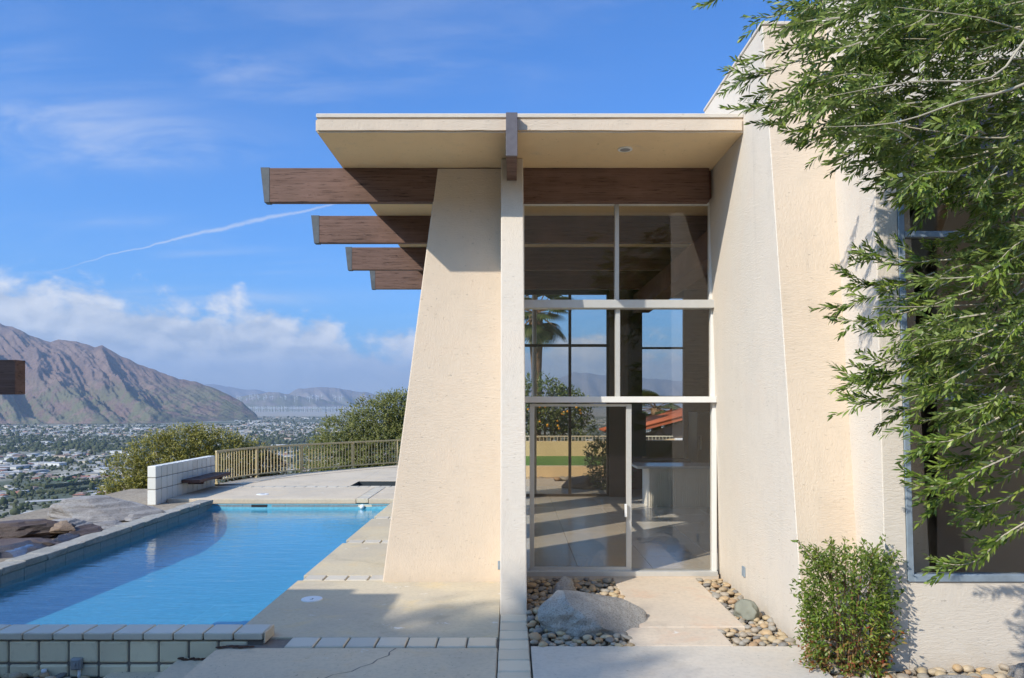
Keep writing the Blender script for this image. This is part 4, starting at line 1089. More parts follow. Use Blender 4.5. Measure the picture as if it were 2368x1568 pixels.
def make_kitchen():
    k = empty('kitchen_island', (3.6, 14.95, .045)); tag(k, 'white ribbed kitchen island with stone top behind the sliding door', 'kitchen island')
    box('panel', (2.66, 4.6), (14.6, 15.3), (.045, .80), M['island'], k)
    x = 2.67
    ribs = None
    while x < 4.58:
        if ribs is None: o = box('rib', (0, .022), (14.588, 14.60), (.06, .79), M['island'], k, .004); ribs = o.data
        else: o = link('rib', ribs, None, k)
        o.location = (x, 0, 0); x += .036
    box('counter_top', (2.42, 4.7), (14.52, 15.42), (.80, .85), M['counter'], k, .004)
    c = empty('wall_cabinet', (2.86, 17.9, .8)); tag(c, 'dark upper kitchen cabinet left of the small kitchen window', 'cabinet')
    box('body', (2.52, 3.18), (17.8, 18.19), (.80, 1.83), M['int_dark'], c, .004); box('door', (2.54, 2.845), (17.778, 17.80), (.82, 1.81), M['int_dark'], c, .003); box('door', (2.855, 3.16), (17.778, 17.80), (.82, 1.81), M['int_dark'], c, .003)
    b = empty('base_cabinet', (3.5, 17.9, .045)); tag(b, 'dark red base cabinets along the kitchen rear wall', 'cabinet')
    box('body', (2.52, 4.2), (17.6, 18.19), (.045, .70), plain('maroon_front', (.10, .022, .022), .4, .2, 3), b, .004); box('worktop', (2.52, 4.2), (17.55, 18.19), (.70, .74), M['int_dark'], b, .003)
    tcb = empty('tall_cabinet', (4.5, 17.6, .045)); tag(tcb, 'tall brown kitchen cupboard at the right of the kitchen window', 'cabinet')
    box('body', (4.27, 4.98), (17.3, 18.19), (.045, 1.86), M['int_dark'], tcb, .004); box('handle', (4.34, 4.36), (17.27, 17.30), (1.0, 1.3), M['alu'], tcb)
make_kitchen()

# ------------------------------------------------------------------ entrance paving, pebble beds, boulders
def make_paving():
    p = empty('entrance_paving'); tag(p, kind='structure')
    box('paving_slab', (1.19, 2.17), (6.965, 8.905), (-.10, .012), M['slab'], p, .010)
    box('paving_slab', (1.035, 1.905), (6.435, 6.955), (-.10, .008), M['slab'], p, .010)
    prism('paving_slab', [(.162, 3.0), (2.30, 3.0), (2.475, 6.425), (.162, 6.425)], -.10, .006, M['slab_grey'], p)
    box('threshold', (.16, 2.46), (8.912, 9.05), (-.10, .045), M['slab'], p, .006)
    box('path_edge', (2.53, 3.6), (3.0, 4.9), (-.10, -.03), M['slab_grey'], p, .006)
make_paving()

_peb = []
for k in range(7):
    v, f = ico(2); o = Vector((k * 4.1, 2, 1)); rr = random.Random(k); sx, sy, sz = rr.uniform(.85, 1.25), rr.uniform(.65, .95), rr.uniform(.42, .68)
    q = []
    for a in v:
        w = Vector(a); s = 1 + .22 * mnoise.noise(w * 1.1 + o)
        q.append((w.x * s * sx, w.y * s * sy, w.z * s * sz))
    me = bpy.data.meshes.new('pebble'); me.from_pydata(q, [], f.tolist()); me.shade_smooth(); me.materials.append(M['pebble']); _peb.append(me)
def pebble_bed(poly, z, label, n, rmin, rmax, seed, avoid=()):
    b = empty('pebble_bed'); tag(b, kind='structure')
    mesh('bed_soil', [(a, c, z - .035) for a, c in poly], [tuple(range(len(poly)))], M['bed'], b)
    rr = random.Random(seed); xs = [a for a, c in poly]; ys = [c for a, c in poly]; placed = []
    def inside(x, y):
        r = False; j = len(poly) - 1
        for i in range(len(poly)):
            (xi, yi), (xj, yj) = poly[i], poly[j]
            if (yi > y) != (yj > y) and x < (xj - xi) * (y - yi) / (yj - yi) + xi: r = not r
            j = i
        return r
    tries = 0; XV = []; XF = []
    while len(placed) < n and tries < n * 60:
        tries += 1
        x, y = rr.uniform(min(xs), max(xs)), rr.uniform(min(ys), max(ys)); r = rr.uniform(rmin, rmax) * (1.3 if rr.random() < .12 else 1)
        if not inside(x, y) or any((x - a) ** 2 + (y - c) ** 2 < q * q for a, c, q in avoid): continue
        lay = 0
        near = [p for p in placed if (p[0] - x) ** 2 + (p[1] - y) ** 2 < ((p[2] + r) * .80) ** 2]
        if near:
            if len(near) > 2 or any(p[3] > 0 for p in near) or rr.random() > .25: continue
            lay = 1
        placed.append((x, y, r, lay))
        o = link('pebble', rr.choice(_peb), None, b) if len(placed) <= 300 else None
        lc = Vector((x, y, z - .012 + r * .30 + lay * r * .75)); sc = (r, r, r * rr.uniform(.85, 1.1)); ro = (rr.uniform(-.25, .25), rr.uniform(-.25, .25), rr.uniform(0, 6.28))
        if o: o.location = lc; o.scale = sc; o.rotation_euler = ro
        else:
            m4 = Matrix.LocRotScale(lc, Matrix.Rotation(ro[2], 3, 'Z').to_quaternion(), sc); me = _peb[len(placed) % 7]; n0 = len(XV)
            XV.extend([tuple(m4 @ v_.co) for v_ in me.vertices]); XF.extend([tuple(n0 + k for k in q.vertices) for q in me.polygons])
    if XV: tag(mesh('small_pebbles', XV, XF, M['pebble'], b, True), kind='stuff')
pebble_bed([(.165, 6.44), (1.03, 6.44), (1.03, 6.96), (1.185, 6.97), (1.185, 8.90), (.165, 8.90)], -.03, 'left', 480, .030, .048, 1, [(.70, 7.25, .30)])
pebble_bed([(1.91, 6.44), (2.485, 6.44), (2.47, 8.88), (2.175, 8.88), (2.175, 6.97), (1.91, 6.95)], -.03, 'right', 240, .028, .046, 2)
pebble_bed([(2.49, 5.0), (4.6, 5.0), (4.6, 5.95), (3.0, 5.95), (2.96, 6.36), (2.50, 6.36)], -.05, 'front', 420, .034, .056, 3)
pebble_bed([(-5.0, 5.9), (-3.52, 5.9), (-3.52, 6.54), (-5.0, 6.54)], -.29, 'yard', 70, .045, .07, 4)

def make_boulders():
    o = rock('boulder', (.72, 7.22, .07), (.57, .50, .30), M['boulder'], 27, None, 5, .16, 1.3, .40, .15, 0, .6, (.46, .72), False)
    tag(o, 'large grey boulder lying among pebbles beside the entrance slabs', 'boulder')
    o = rock('stone', (.56, 8.2, .04), (.13, .12, .13), M['boulder'], 21, None, 4, .35, 1.2, .5, .4); tag(o, 'small angular grey stone among pebbles behind the large boulder', 'stone')
    o = rock('stone', (2.30, 7.35, .05), (.10, .13, .14), plain('green_stone', (.22, .22, .17), .8, .3, 9), 33, None, 4, .35, 1.2, .5, .2); tag(o, 'angular greenish stone in the narrow pebble strip beside the wall', 'stone')
    o = rock('stone', (3.35, 5.62, -.02), (.30, .13, .07), M['boulder'], 35, None, 4, .3, 1.2, .5, .1, .02); tag(o, 'flat dark grey stone among the pebbles below the large window', 'stone')
    o = rock('stone', (4.05, 5.7, .0), (.25, .2, .12), M['boulder2'], 38, None, 4, .3, 1.2, .5, .1, .02); tag(o, 'pale grey stone at the right end of the pebbles below the window', 'stone')
    # by the pool
    o = rock('boulder', (-7.50, 14.1, .01), (1.05, .85, .34), M['boulder2'], 5, None, 5, .20, 1.3, .45, .30, .09, .5, (.50, .8), False); tag(o, 'broad pale grey boulder beside the far corner of the pool', 'boulder')
    specs = [((-6.95, 12.9, -.03), (.42, .35, .09), 'boulder2', 6, 'flat pale stone between the grey boulder and the pool edge'),
             ((-7.75, 12.9, -.04), (.50, .40, .12), 'boulder2', 8, 'flat pale stone at the foot of the broad grey boulder'),
             ((-6.92, 13.75, -.02), (.25, .30, .07), 'boulder2', 7, 'small flat stone against the coping below the grey boulder'),
             ((-6.95, 12.15, -.01), (.32, .34, .13), 'rock_dark', 9, 'dark rounded rock at the upper end of the wet stone ledge'),
             ((-7.12, 11.95, .09), (.20, .17, .12), 'rock_brown', 10, 'small brown stone perched at the end of the dark rock ridge'),
             ((-8.1, 11.75, .06), (1.05, .42, .21), 'rock_dark', 11, 'long dark brown rock ridge at the top of the pool waterfall'),
             ((-7.45, 11.2, -.03), (.72, .42, .13), 'rock_dark', 12, 'brown ledge rock below the long dark ridge'),
             ((-7.15, 10.8, -.04), (.46, .62, .115), 'rock_wet', 13, 'wet shiny ledge rock spilling water towards the pool'),
             ((-7.6, 10.3, -.01), (.62, .50, .14), 'rock_wet', 15, 'wet dark slab carrying water down from the upper ledge'),
             ((-6.92, 11.6, -.05), (.20, .34, .10), 'rock_wet', 16, 'narrow wet rock pressed against the pool coping'),
             ((-7.03, 9.55, .02), (.34, .36, .19), 'rock_brown', 17, 'rounded brown stone at the lower end of the waterfall'),
             ((-7.5, 9.2, -.02), (.55, .40, .15), 'rock_dark', 18, 'dark rock at the near edge of the waterfall ledges'),
             ((-8.6, 10.9, .03), (.7, .6, .22), 'rock_dark', 19, 'dark broken rock behind the wet waterfall slab')]
    for c, s, mt, sd, lb in specs:
        o = rock('rock', c, s, M[mt], sd, None, 4, .26, 1.3, .5, R.uniform(-.5, .5), .045, .5, (.5, .82), False); tag(o, lb, 'rock', 'rocks of the pool waterfall')
    # trickles of water over the ledges
    wm = glassmat('running_water', (.85, .92, .97), .18, .08)
    for k, (x, y, z, w) in enumerate(((-6.86, 10.55, .04, .26), (-7.25, 9.95, .06, .30))):
        V = []; F = []; n = 12
        for i in range(n + 1):
            f = i / n
            for j in range(5):
                q = j / 4
                V.append((x - .10 + q * .16 + .012 * mnoise.noise(Vector((i * .9, j, k))), y - w + 2 * w * f, z + .018 * mnoise.noise(Vector((i * 1.3, j * .7, k + 4))) - (.13 * (max(0, q - .35) / .65) ** 1.6)))
        for i in range(n):
            for j in range(4): F.append((i * 5 + j, i * 5 + 5 + j, i * 5 + 6 + j, i * 5 + 1 + j))
        o = mesh('trickle', V, F, wm, None, True); tag(o, ('thin sheet of water spilling over the lower wet ledge', 'thin sheet of water running off the upper wet slab')[k], 'water')
make_boulders()

# ------------------------------------------------------------------ planting
def unit(a): return a / (np.linalg.norm(a, axis=-1, keepdims=True) + 1e-9)
def bush(name, label, lobes, n, ll, lw, mat, seed, cat='shrub', group=None, stems=True, shell=.68, fold=.18):
    """leafy mass: lobes = [(x,y,z,rx,ry,rz)], leaves gathered on short sprays near the outside"""
    rg = np.random.RandomState(seed); lob = np.array(lobes)
    vol = lob[:, 3] * lob[:, 4] * lob[:, 5]; ix = rg.choice(len(lob), n // 9, p=vol ** .8 / (vol ** .8).sum())
    d = unit(rg.normal(size=(n // 9, 3))); rad = (shell + (1.08 - shell) * rg.rand(n // 9) ** .6)[:, None]
    lump = np.array([1 + .22 * mnoise.noise(Vector(q) * 2.3 + Vector((seed, i % 7, 0))) for i, q in zip(ix, d)])[:, None]
    c = lob[ix, :3] + d * lob[ix, 3:6] * rad * lump
    spr = unit(d * .9 + rg.normal(size=d.shape) * .55 + np.array([0, 0, .35]))
    base = []; dirs = []
    for k in range(9):
        f = k / 8.0
        base.append(c + spr * (ll * 2.6 * f) + rg.normal(size=c.shape) * ll * .16)
        dirs.append(unit(spr * .7 + rg.normal(size=c.shape) * .75))
    base = np.concatenate(base); dirs = np.concatenate(dirs)
    ups = unit(np.tile(d, (9, 1)) * .5 + rg.normal(size=base.shape) * .45 + np.array(SUN[:]) * 1.5)
    m = len(base); v, tri, quad = leaves_geo(base, dirs, ups, ll * rg.uniform(.7, 1.25, m), lw * rg.uniform(.8, 1.2, m), fold)
    x0, y0 = lob[:, 0].mean(), lob[:, 1].mean(); zb = (lob[:, 2] - lob[:, 5]).min()
    r = empty(name, (x0, y0, zb)); tag(r, label, cat, group)
    np_mesh('crown', v, tri, quad, [mat], r)
    if stems:
        for k in range(min(6, len(lob))):
            q = lob[k % len(lob)]
            tube('stem', [(x0 + .1 * (k - 2), y0 + .06 * k, zb - .3), (x0 * .5 + q[0] * .5, y0 * .5 + q[1] * .5, zb + (q[2] - zb) * .5), (q[0], q[1], q[2] + q[5] * .3)], [.05, .04, .015], M['bark'], r, 6)
    return r
def pxlobe(xd, yd, d, rx, rz, ry=None):
    p = W(xd, yd, d); return (p.x, p.y, p.z, rx * d / FPX, (ry if ry else rx * .8) * d / FPX, rz * d / FPX)

bush('shrub', 'big yellow green shrub rising behind the white block wall', [pxlobe(*a) for a in ((300, 1110, 21.5, 55, 55), (360, 1055, 22, 55, 48), (430, 1035, 22.5, 60, 42), (500, 1040, 23, 55, 40), (560, 1052, 23.5, 42, 34), (470, 1022, 23, 40, 28), (290, 1165, 21, 45, 50), (400, 1110, 22, 90, 60), (240, 1185, 20.5, 42, 24), (380, 1160, 21.5, 80, 45))], 34000, .085, .030, M['bushleaf'], 3)
bush('shrub', 'rounded dark shrub with orange blossom behind the left end of the fence', [pxlobe(*a) for a in ((590, 1080, 24, 48, 42), (625, 1090, 24, 30, 34), (570, 1105, 24, 45, 30))], 8000, .075, .028, M['orangebush'], 4)
bush('shrub', 'tall green shrub behind the fence beside the tapered pier', [pxlobe(*a) for a in ((800, 1010, 27, 60, 48), (860, 985, 27.5, 62, 50), (900, 960, 28, 55, 42), (935, 950, 28.5, 50, 40), (780, 1050, 26.5, 70, 36), (880, 1040, 27, 85, 48), (955, 1000, 28, 50, 55))], 34000, .095, .034, M['bushleaf2'], 5)
bush('shrub', 'low ground cover shrub under the fence rail in the middle', [pxlobe(*a) for a in ((730, 1092, 25.5, 50, 14), (800, 1080, 26, 60, 14), (860, 1072, 26.5, 60, 14))], 6000, .07, .03, M['bushleaf2'], 6)

# olive tree hanging over the right
def make_olive():
    tr = empty('olive_tree', (4.35, 4.35, 0)); tag(tr, 'olive tree with long leafy branches hanging in front of the wall and window', 'tree')
    rg = np.random.RandomState(21); rr = random.Random(21)
    tube('trunk', curve3([(4.35, 4.35, -.1), (4.45, 4.30, .8), (4.25, 4.4, 1.7), (4.3, 4.45, 2.6), (4.1, 4.5, 3.4)], 14), [.22 - .009 * k for k in range(15)], M['bark'], tr, 10)
    tips = [(3.5, 4.8, 4.4), (3.3, 4.5, 3.5), (3.7, 5.0, 2.9), (3.3, 4.2, 4.9), (4.5, 4.9, 4.7), (3.6, 4.0, 3.0)]
    for q in tips:
        a = Vector((4.2, 4.45, rr.uniform(2.2, 3.2))); b = Vector(q); mid = a.lerp(b, .5) + Vector((rr.uniform(-.1, .1), rr.uniform(-.1, .1), .2))
        tube('limb', curve3([a, mid, b], 8), [.075 - .007 * k for k in range(9)], M['bark'], tr, 8)
    def sprig_geo(pts, ll, lw, spacing, start=.15, rs=rg):
        """stem through pts with opposite leaf pairs; returns leaf arrays and stem geometry"""
        pts = [Vector(p) for p in pts]; L = [0]
        for a, b in zip(pts, pts[1:]): L.append(L[-1] + (b - a).length)
        tot = L[-1]; base = []; dirs = []; ups = []; ls = []; ws = []
        s = tot * start; k = 0
        while s < tot:
            i = max(0, min(len(L) - 2, int(np.searchsorted(L, s)) - 1)); f = (s - L[i]) / max(1e-6, L[i + 1] - L[i]); p = pts[i].lerp(pts[i + 1], f); tg = (pts[i + 1] - pts[i]).normalized()
            sd = tg.cross(Vector((0, 0, 1)));
            if sd.length < .1: sd = tg.cross(Vector((1, 0, 0)))
            sd.normalize(); up = sd.cross(tg)
            th = (k % 2) * 1.5708 + rs.uniform(-.5, .5) + .5
            for sg in (1, -1):
                if rs.rand() < .08: continue
                o = (sd * math.cos(th) + up * math.sin(th)) * sg
                spread = rs.uniform(.55, 1.0) * (1 - .45 * s / tot)
                dv = (tg * 1.0 + o * spread + Vector((0, 0, rs.uniform(-.25, .25)))).normalized()
                base.append(p[:]); dirs.append(dv[:]); ups.append((SUN * .75 + tg * .25 + Vector((0, 0, .2)) + Vector(rs.normal(size=3)) * .62)[:])
                tp = .75 + .5 * math.sin(math.pi * min(1, (s / tot) * .85 + .1)); ls.append(ll * tp * rs.uniform(.7, 1.15)); ws.append(lw * rs.uniform(.8, 1.2))
            s += spacing * rs.uniform(.8, 1.2); k += 1
        base.append(pts[-1][:]); dirs.append((pts[-1] - pts[-2]).normalized()[:]); ups.append((0, .3, 1)); ls.append(ll * .7); ws.append(lw * .8)
        return [np.array(x, float) for x in (base, dirs, ups, ls, ws)]
    # branches that can be told apart along the outline: tip first
    hero = [[(1610, 14), (1650, 2), (1720, -50)], [(1724, 40), (1790, 38), (1880, 10)], [(1735, 146), (1790, 122), (1870, 100)], [(1678, 194), (1730, 184), (1810, 160)], [(1704, 182), (1760, 165), (1850, 140)],
            [(1714, 248), (1770, 246), (1850, 205)], [(1737, 285), (1800, 285), (1890, 240)], [(1812, 304), (1870, 300), (1960, 262)], [(1843, 330), (1890, 322), (1990, 270)], [(1934, 367), (1980, 345), (2060, 290)],
            [(1977, 389), (2030, 375), (2110, 325)], [(1987, 423), (2040, 405), (2130, 350)], [(2003, 440), (2070, 425), (2170, 370)], [(2106, 476), (2180, 462), (2300, 395)], [(2027, 546), (2050, 580), (2100, 605), (2200, 600)],
            [(1977, 587), (2020, 600), (2080, 613), (2240, 585)], [(1943, 618), (1985, 645), (2040, 660), (2190, 632)], [(1912, 710), (1960, 705), (2020, 685), (2160, 630)], [(1917, 734), (1970, 742), (2050, 735), (2220, 680)], [(1989, 823), (2040, 835), (2100, 830), (2260, 750)],
            [(1970, 844), (2020, 862), (2080, 862), (2220, 800)], [(1934, 872), (1985, 882), (2050, 875), (2150, 830)], [(1945, 923), (1990, 932), (2050, 925), (2150, 865)], [(2051, 948), (2110, 945), (2200, 905)], [(2090, 973), (2140, 972), (2200, 960), (2300, 915)],
            [(2104, 1018), (2150, 1022), (2210, 1015), (2310, 965)], [(2093, 1115), (2140, 1125), (2200, 1115), (2300, 1070), (2390, 1030)], [(2120, 1164), (2170, 1155), (2230, 1120), (2300, 1060)], [(2160, 1080), (2210, 1072), (2280, 1045), (2390, 985)], [(2218, 1166), (2270, 1170), (2330, 1150), (2420, 1100)],
            [(2246, 1185), (2290, 1200), (2350, 1185), (2430, 1130)], [(2229, 1240), (2280, 1252), (2330, 1240), (2420, 1180)], [(2146, 1286), (2180, 1302), (2230, 1305), (2275, 1285), (2310, 1245), (2400, 1190)], [(1865, 95), (1930, 90), (2020, 60)], [(1795, 20), (1840, 10), (1900, -20)],
            [(1760, 215), (1815, 205), (1900, 175)], [(1780, 262), (1830, 258), (1920, 215)], [(1890, 338), (1930, 325), (2020, 280)], [(2060, 452), (2110, 440), (2200, 380)], [(2050, 690), (2100, 690), (2200, 650)], [(2020, 770), (2080, 775), (2200, 720)], [(2075, 800), (2140, 800), (2250, 750)],
            [(2130, 890), (2180, 890), (2300, 840)], [(2140, 930), (2200, 930), (2320, 880)], [(2150, 560), (2220, 550), (2330, 510)], [(2160, 1020), (2240, 1000), (2340, 940)], [(2200, 1070), (2260, 1065), (2350, 1010)], [(2250, 1110), (2310, 1110), (2390, 1060)]]
    for i, pl in enumerate(hero):
        d0 = 4.95 + rr.uniform(-.35, .3)
        if pl[0][0] > 2080 and pl[0][1] > 950: d0 = 4.45 + rr.uniform(-.3, .3)
        n = len(pl); P = [W(x, y, d0 - .22 * k / (n - 1) * rr.uniform(-.2, 1)) for k, (x, y) in enumerate(pl)]
        P = curve3(P, 10 if n < 4 else 16)[::-1]
        lf = sprig_geo(P, .066, .0155, .023, .0 if n < 4 else .15)
        # side shoots
        for k in range(3 if n < 4 else 6):
            b = P[int(len(P) * rr.uniform(.15, .75))]; tg = (P[-1] - P[0]).normalized(); ln = rr.uniform(.10, .24)
            dv = (tg + Vector((rr.uniform(-.3, .3), rr.uniform(-.7, .7), rr.uniform(-.75, .75)))).normalized()
            l2 = sprig_geo([b, b + dv * ln * .5, b + dv * ln + Vector((0, 0, rr.uniform(-.02, .03)))], .060, .0145, .022, .1)
            lf = [np.concatenate([u_, v_]) for u_, v_ in zip(lf, l2)]
        v, t3, q4 = leaves_geo(*lf)
        sv, sf = tube_geo(P, [.0062 - .0045 * k / (len(P) - 1) for k in range(len(P))], 5)
        np_mesh('branch', v, t3, q4, [M['olive'], M['twig']], tr, (sv, sf))
    # shared twig variants for the body of the crown
    var = []
    for k in range(10):
        ln = .26 + .02 * k; sg = rr.uniform(-.04, .05)
        P = curve3([(0, 0, 0), (ln * .5, rr.uniform(-.03, .03), sg), (ln, rr.uniform(-.05, .05), rr.uniform(-.05, .04))], 8)
        lf = sprig_geo(P, .064, .0155, .024, .05)
        for j in range(3):
            b = P[rr.randint(1, 5)]; dv = Vector((1, rr.uniform(-.9, .9), rr.uniform(-.7, .7))).normalized(); l2 = sprig_geo([b, b + dv * .07, b + dv * .14], .058, .0145, .023, .1)
            lf = [np.concatenate([u_, v_]) for u_, v_ in zip(lf, l2)]
        v, t3, q4 = leaves_geo(*lf); sv, sf = tube_geo(P, [.0050 - .0038 * q / 8 for q in range(9)], 5)
        var.append((v, t3, q4, sv, sf))
    A = [(1850, -40), (2450, -40), (2450, 1040), (2300, 1000), (2200, 940), (2130, 880), (2120, 760), (2160, 640), (2170, 540), (2110, 440), (2020, 355), (1950, 300), (1890, 262), (1850, 190), (1850, 90)]
    def inA(x, y):
        r = False; j = len(A) - 1
        for i in range(len(A)):
            (xi, yi), (xj, yj) = A[i], A[j]
            if (yi > y) != (yj > y) and x < (xj - xi) * (y - yi) / (yj - yi) + xi: r = not r
            j = i
        return r
    insts = []
    while len(insts) < 600:
        x, y = rr.uniform(1780, 2450), rr.uniform(-60, 1060)
        if not inA(x, y): continue
        if mnoise.noise(Vector((x * .011, y * .011, 4))) < -.12 and rr.random() < .85: continue
        if x < 2010 and rr.random() < .35: continue
        if x < 2290 and 455 < y < 620 and rr.random() < .75: continue
        d = rr.uniform(4.1, 5.4)
        p = W(x, y, d)
        dv = Vector((-1, rr.uniform(-.75, .5), rr.uniform(-.75, .40) - .20)).normalized()
        up = Vector((rr.uniform(-.4, .4), rr.uniform(-.6, .6), 1))
        sd = up.cross(dv).normalized(); up = dv.cross(sd)
        m4 = Matrix((dv, sd, up)).transposed().to_4x4(); m4 = Matrix.Translation(p - dv * .16) @ m4 @ Matrix.Scale(rr.uniform(.8, 1.2), 4)
        insts.append((d, m4, rr.randrange(10)))
    insts.sort(key=lambda q: q[0])
    meshes = [None] * 10
    for d, m4, k in insts[:250]:
        v, t3, q4, sv, sf = var[k]
        if meshes[k] is None: o = np_mesh('twig', v, t3, q4, [M['olive'], M['twig']], tr, (sv, sf)); meshes[k] = o.data
        else: o = link('twig', meshes[k], None, tr)
        o.matrix_basis = m4
    LV = []; LT = []; LQ = []; SV = []; SF = []; no = 0
    for d, m4, k in insts[250:]:
        v, t3, q4, sv, sf = var[k]; m3 = np.array(m4.to_3x3()); tr_ = np.array(m4.translation)
        LV.append(v @ m3.T + tr_); LT.append(t3 + no); LQ.append(q4 + no); no += len(v)
        o = len(SV); SV += [tuple(m4 @ Vector(q)) for q in sv]; SF += [tuple(o + i for i in q) for q in sf]
    ob = np_mesh('foliage', np.concatenate(LV), np.concatenate(LT), np.concatenate(LQ), [M['olive'], M['twig']], tr, (SV, SF)); ob['kind'] = 'stuff'
    # long pale boughs crossing the crown
    for k in range(12):
        x0, y0 = rr.uniform(2200, 2480), rr.uniform(-60, 800); d = rr.uniform(3.9, 5.0)
        a = W(x0 + rr.uniform(150, 300), y0 - rr.uniform(20, 200), d); b = W(x0, y0, d - .1); c = W(max(1850, x0 - rr.uniform(180, 420)), y0 + rr.uniform(-40, 120), d - rr.uniform(-.2, .3)); 
        if not inA(max(1850, x0 - 200), min(900, y0 + 60)): continue
        b = b + Vector((0, rr.uniform(-.1, .1), -rr.uniform(.02, .10))); P = curve3([a, a.lerp(b, .5) + Vector((0, .03, rr.uniform(-.05, .05))), b, b.lerp(c, .5) + Vector((0, -.04, rr.uniform(-.06, .02))), c], 12); tube('bough', P, [.010 - .00075 * q for q in range(13)], M['twig'], tr, 6)
make_olive()

def make_nandina():
    c = W(1957, 1540, 6.0); r = empty('nandina_shrub', (2.66, 5.98, -.05)); tag(r, 'leafy green shrub with red lower leaves at the foot of the wall', 'shrub')
    rg = np.random.RandomState(8); B = []; D = []; U = []; Ls = []; red = []
    x0, y0 = 2.655, 5.98
    for k in range(9):
        a = rg.uniform(0, 6.28); q = rg.uniform(.02, .16)
        tube('stem', curve3([(x0 + .05 * math.cos(a), y0 + .04 * math.sin(a), -.08), (x0 + q * math.cos(a), y0 + q * .7 * math.sin(a), .4), (x0 + q * 1.6 * math.cos(a), y0 + q * math.sin(a), .78)], 6), .008, plain('nandina_stem', (.20, .11, .06), .8, .2, 20) if k == 0 else bpy.data.materials['nandina_stem'], r, 6)
    for _ in range(1250):
        z = rg.uniform(.0, .93); w = .30 * (.62 + .38 * math.sin(min(1, (z + .22) / .75) * 1.9)) * (1 if z < .78 else 1 - (z - .78) * 1.2)
        a = rg.uniform(0, 6.28); rad = w * rg.uniform(.45, 1.05) ** .6 * (1 + .30 * mnoise.noise(Vector((math.cos(a) * 1.6, math.sin(a) * 1.6, z * 4.5))))
        p = np.array([x0 + rad * math.cos(a), y0 + rad * .62 * math.sin(a) - .04, z - .02])
        out = unit(np.array([math.cos(a), math.sin(a), rg.uniform(-.3, .9)])); low = z < .30 + .12 * rg.randn()
        for j in range(7):
            b = p + out * (.018 * j) + rg.normal(size=3) * .012
            B.append(b); D.append(unit(out * .8 + rg.normal(size=3) * .7)); U.append(unit(np.array([0, -.4, 1]) + rg.normal(size=3) * .4)); Ls.append(rg.uniform(.026, .05)); red.append(low and rg.rand() < .55)
    # longer sprays out of the top
    for (dx, h) in ((-.42, 1.0), (-.30, .97), (-.05, 1.02), (.10, .99), (.27, 1.03), (.36, .92), (-.36, .55), (.40, .60), (.42, .30), (-.16, 1.0)):
        P = curve3([(x0 + dx * .3, y0 - .05, h - .35), (x0 + dx * .7, y0 - .08, h - .12), (x0 + dx, y0 - .1, h)], 8); tube('spray', P, .0025, bpy.data.materials['nandina_stem'], r, 4)
        for q in P[2:]:
            for j in range(4):
                B.append(np.array(q) + rg.normal(size=3) * .008); D.append(unit(np.array([dx * 1.5, rg.normal() * .5, .5]) + rg.normal(size=3) * .6)); U.append(unit(np.array([0, -.4, 1]) + rg.normal(size=3) * .3)); Ls.append(rg.uniform(.03, .052)); red.append(False)
    B, D, U, Ls, red = np.array(B), np.array(D), np.array(U), np.array(Ls), np.array(red)
    for nm, mk, mt in (('foliage', ~red, 'nandina'), ('red_foliage', red, 'nandina_red')):
        v, t3, q4 = leaves_geo(B[mk], D[mk], U[mk], Ls[mk], Ls[mk] * .36); np_mesh(nm, v, t3, q4, [M[mt]], r)
make_nandina()

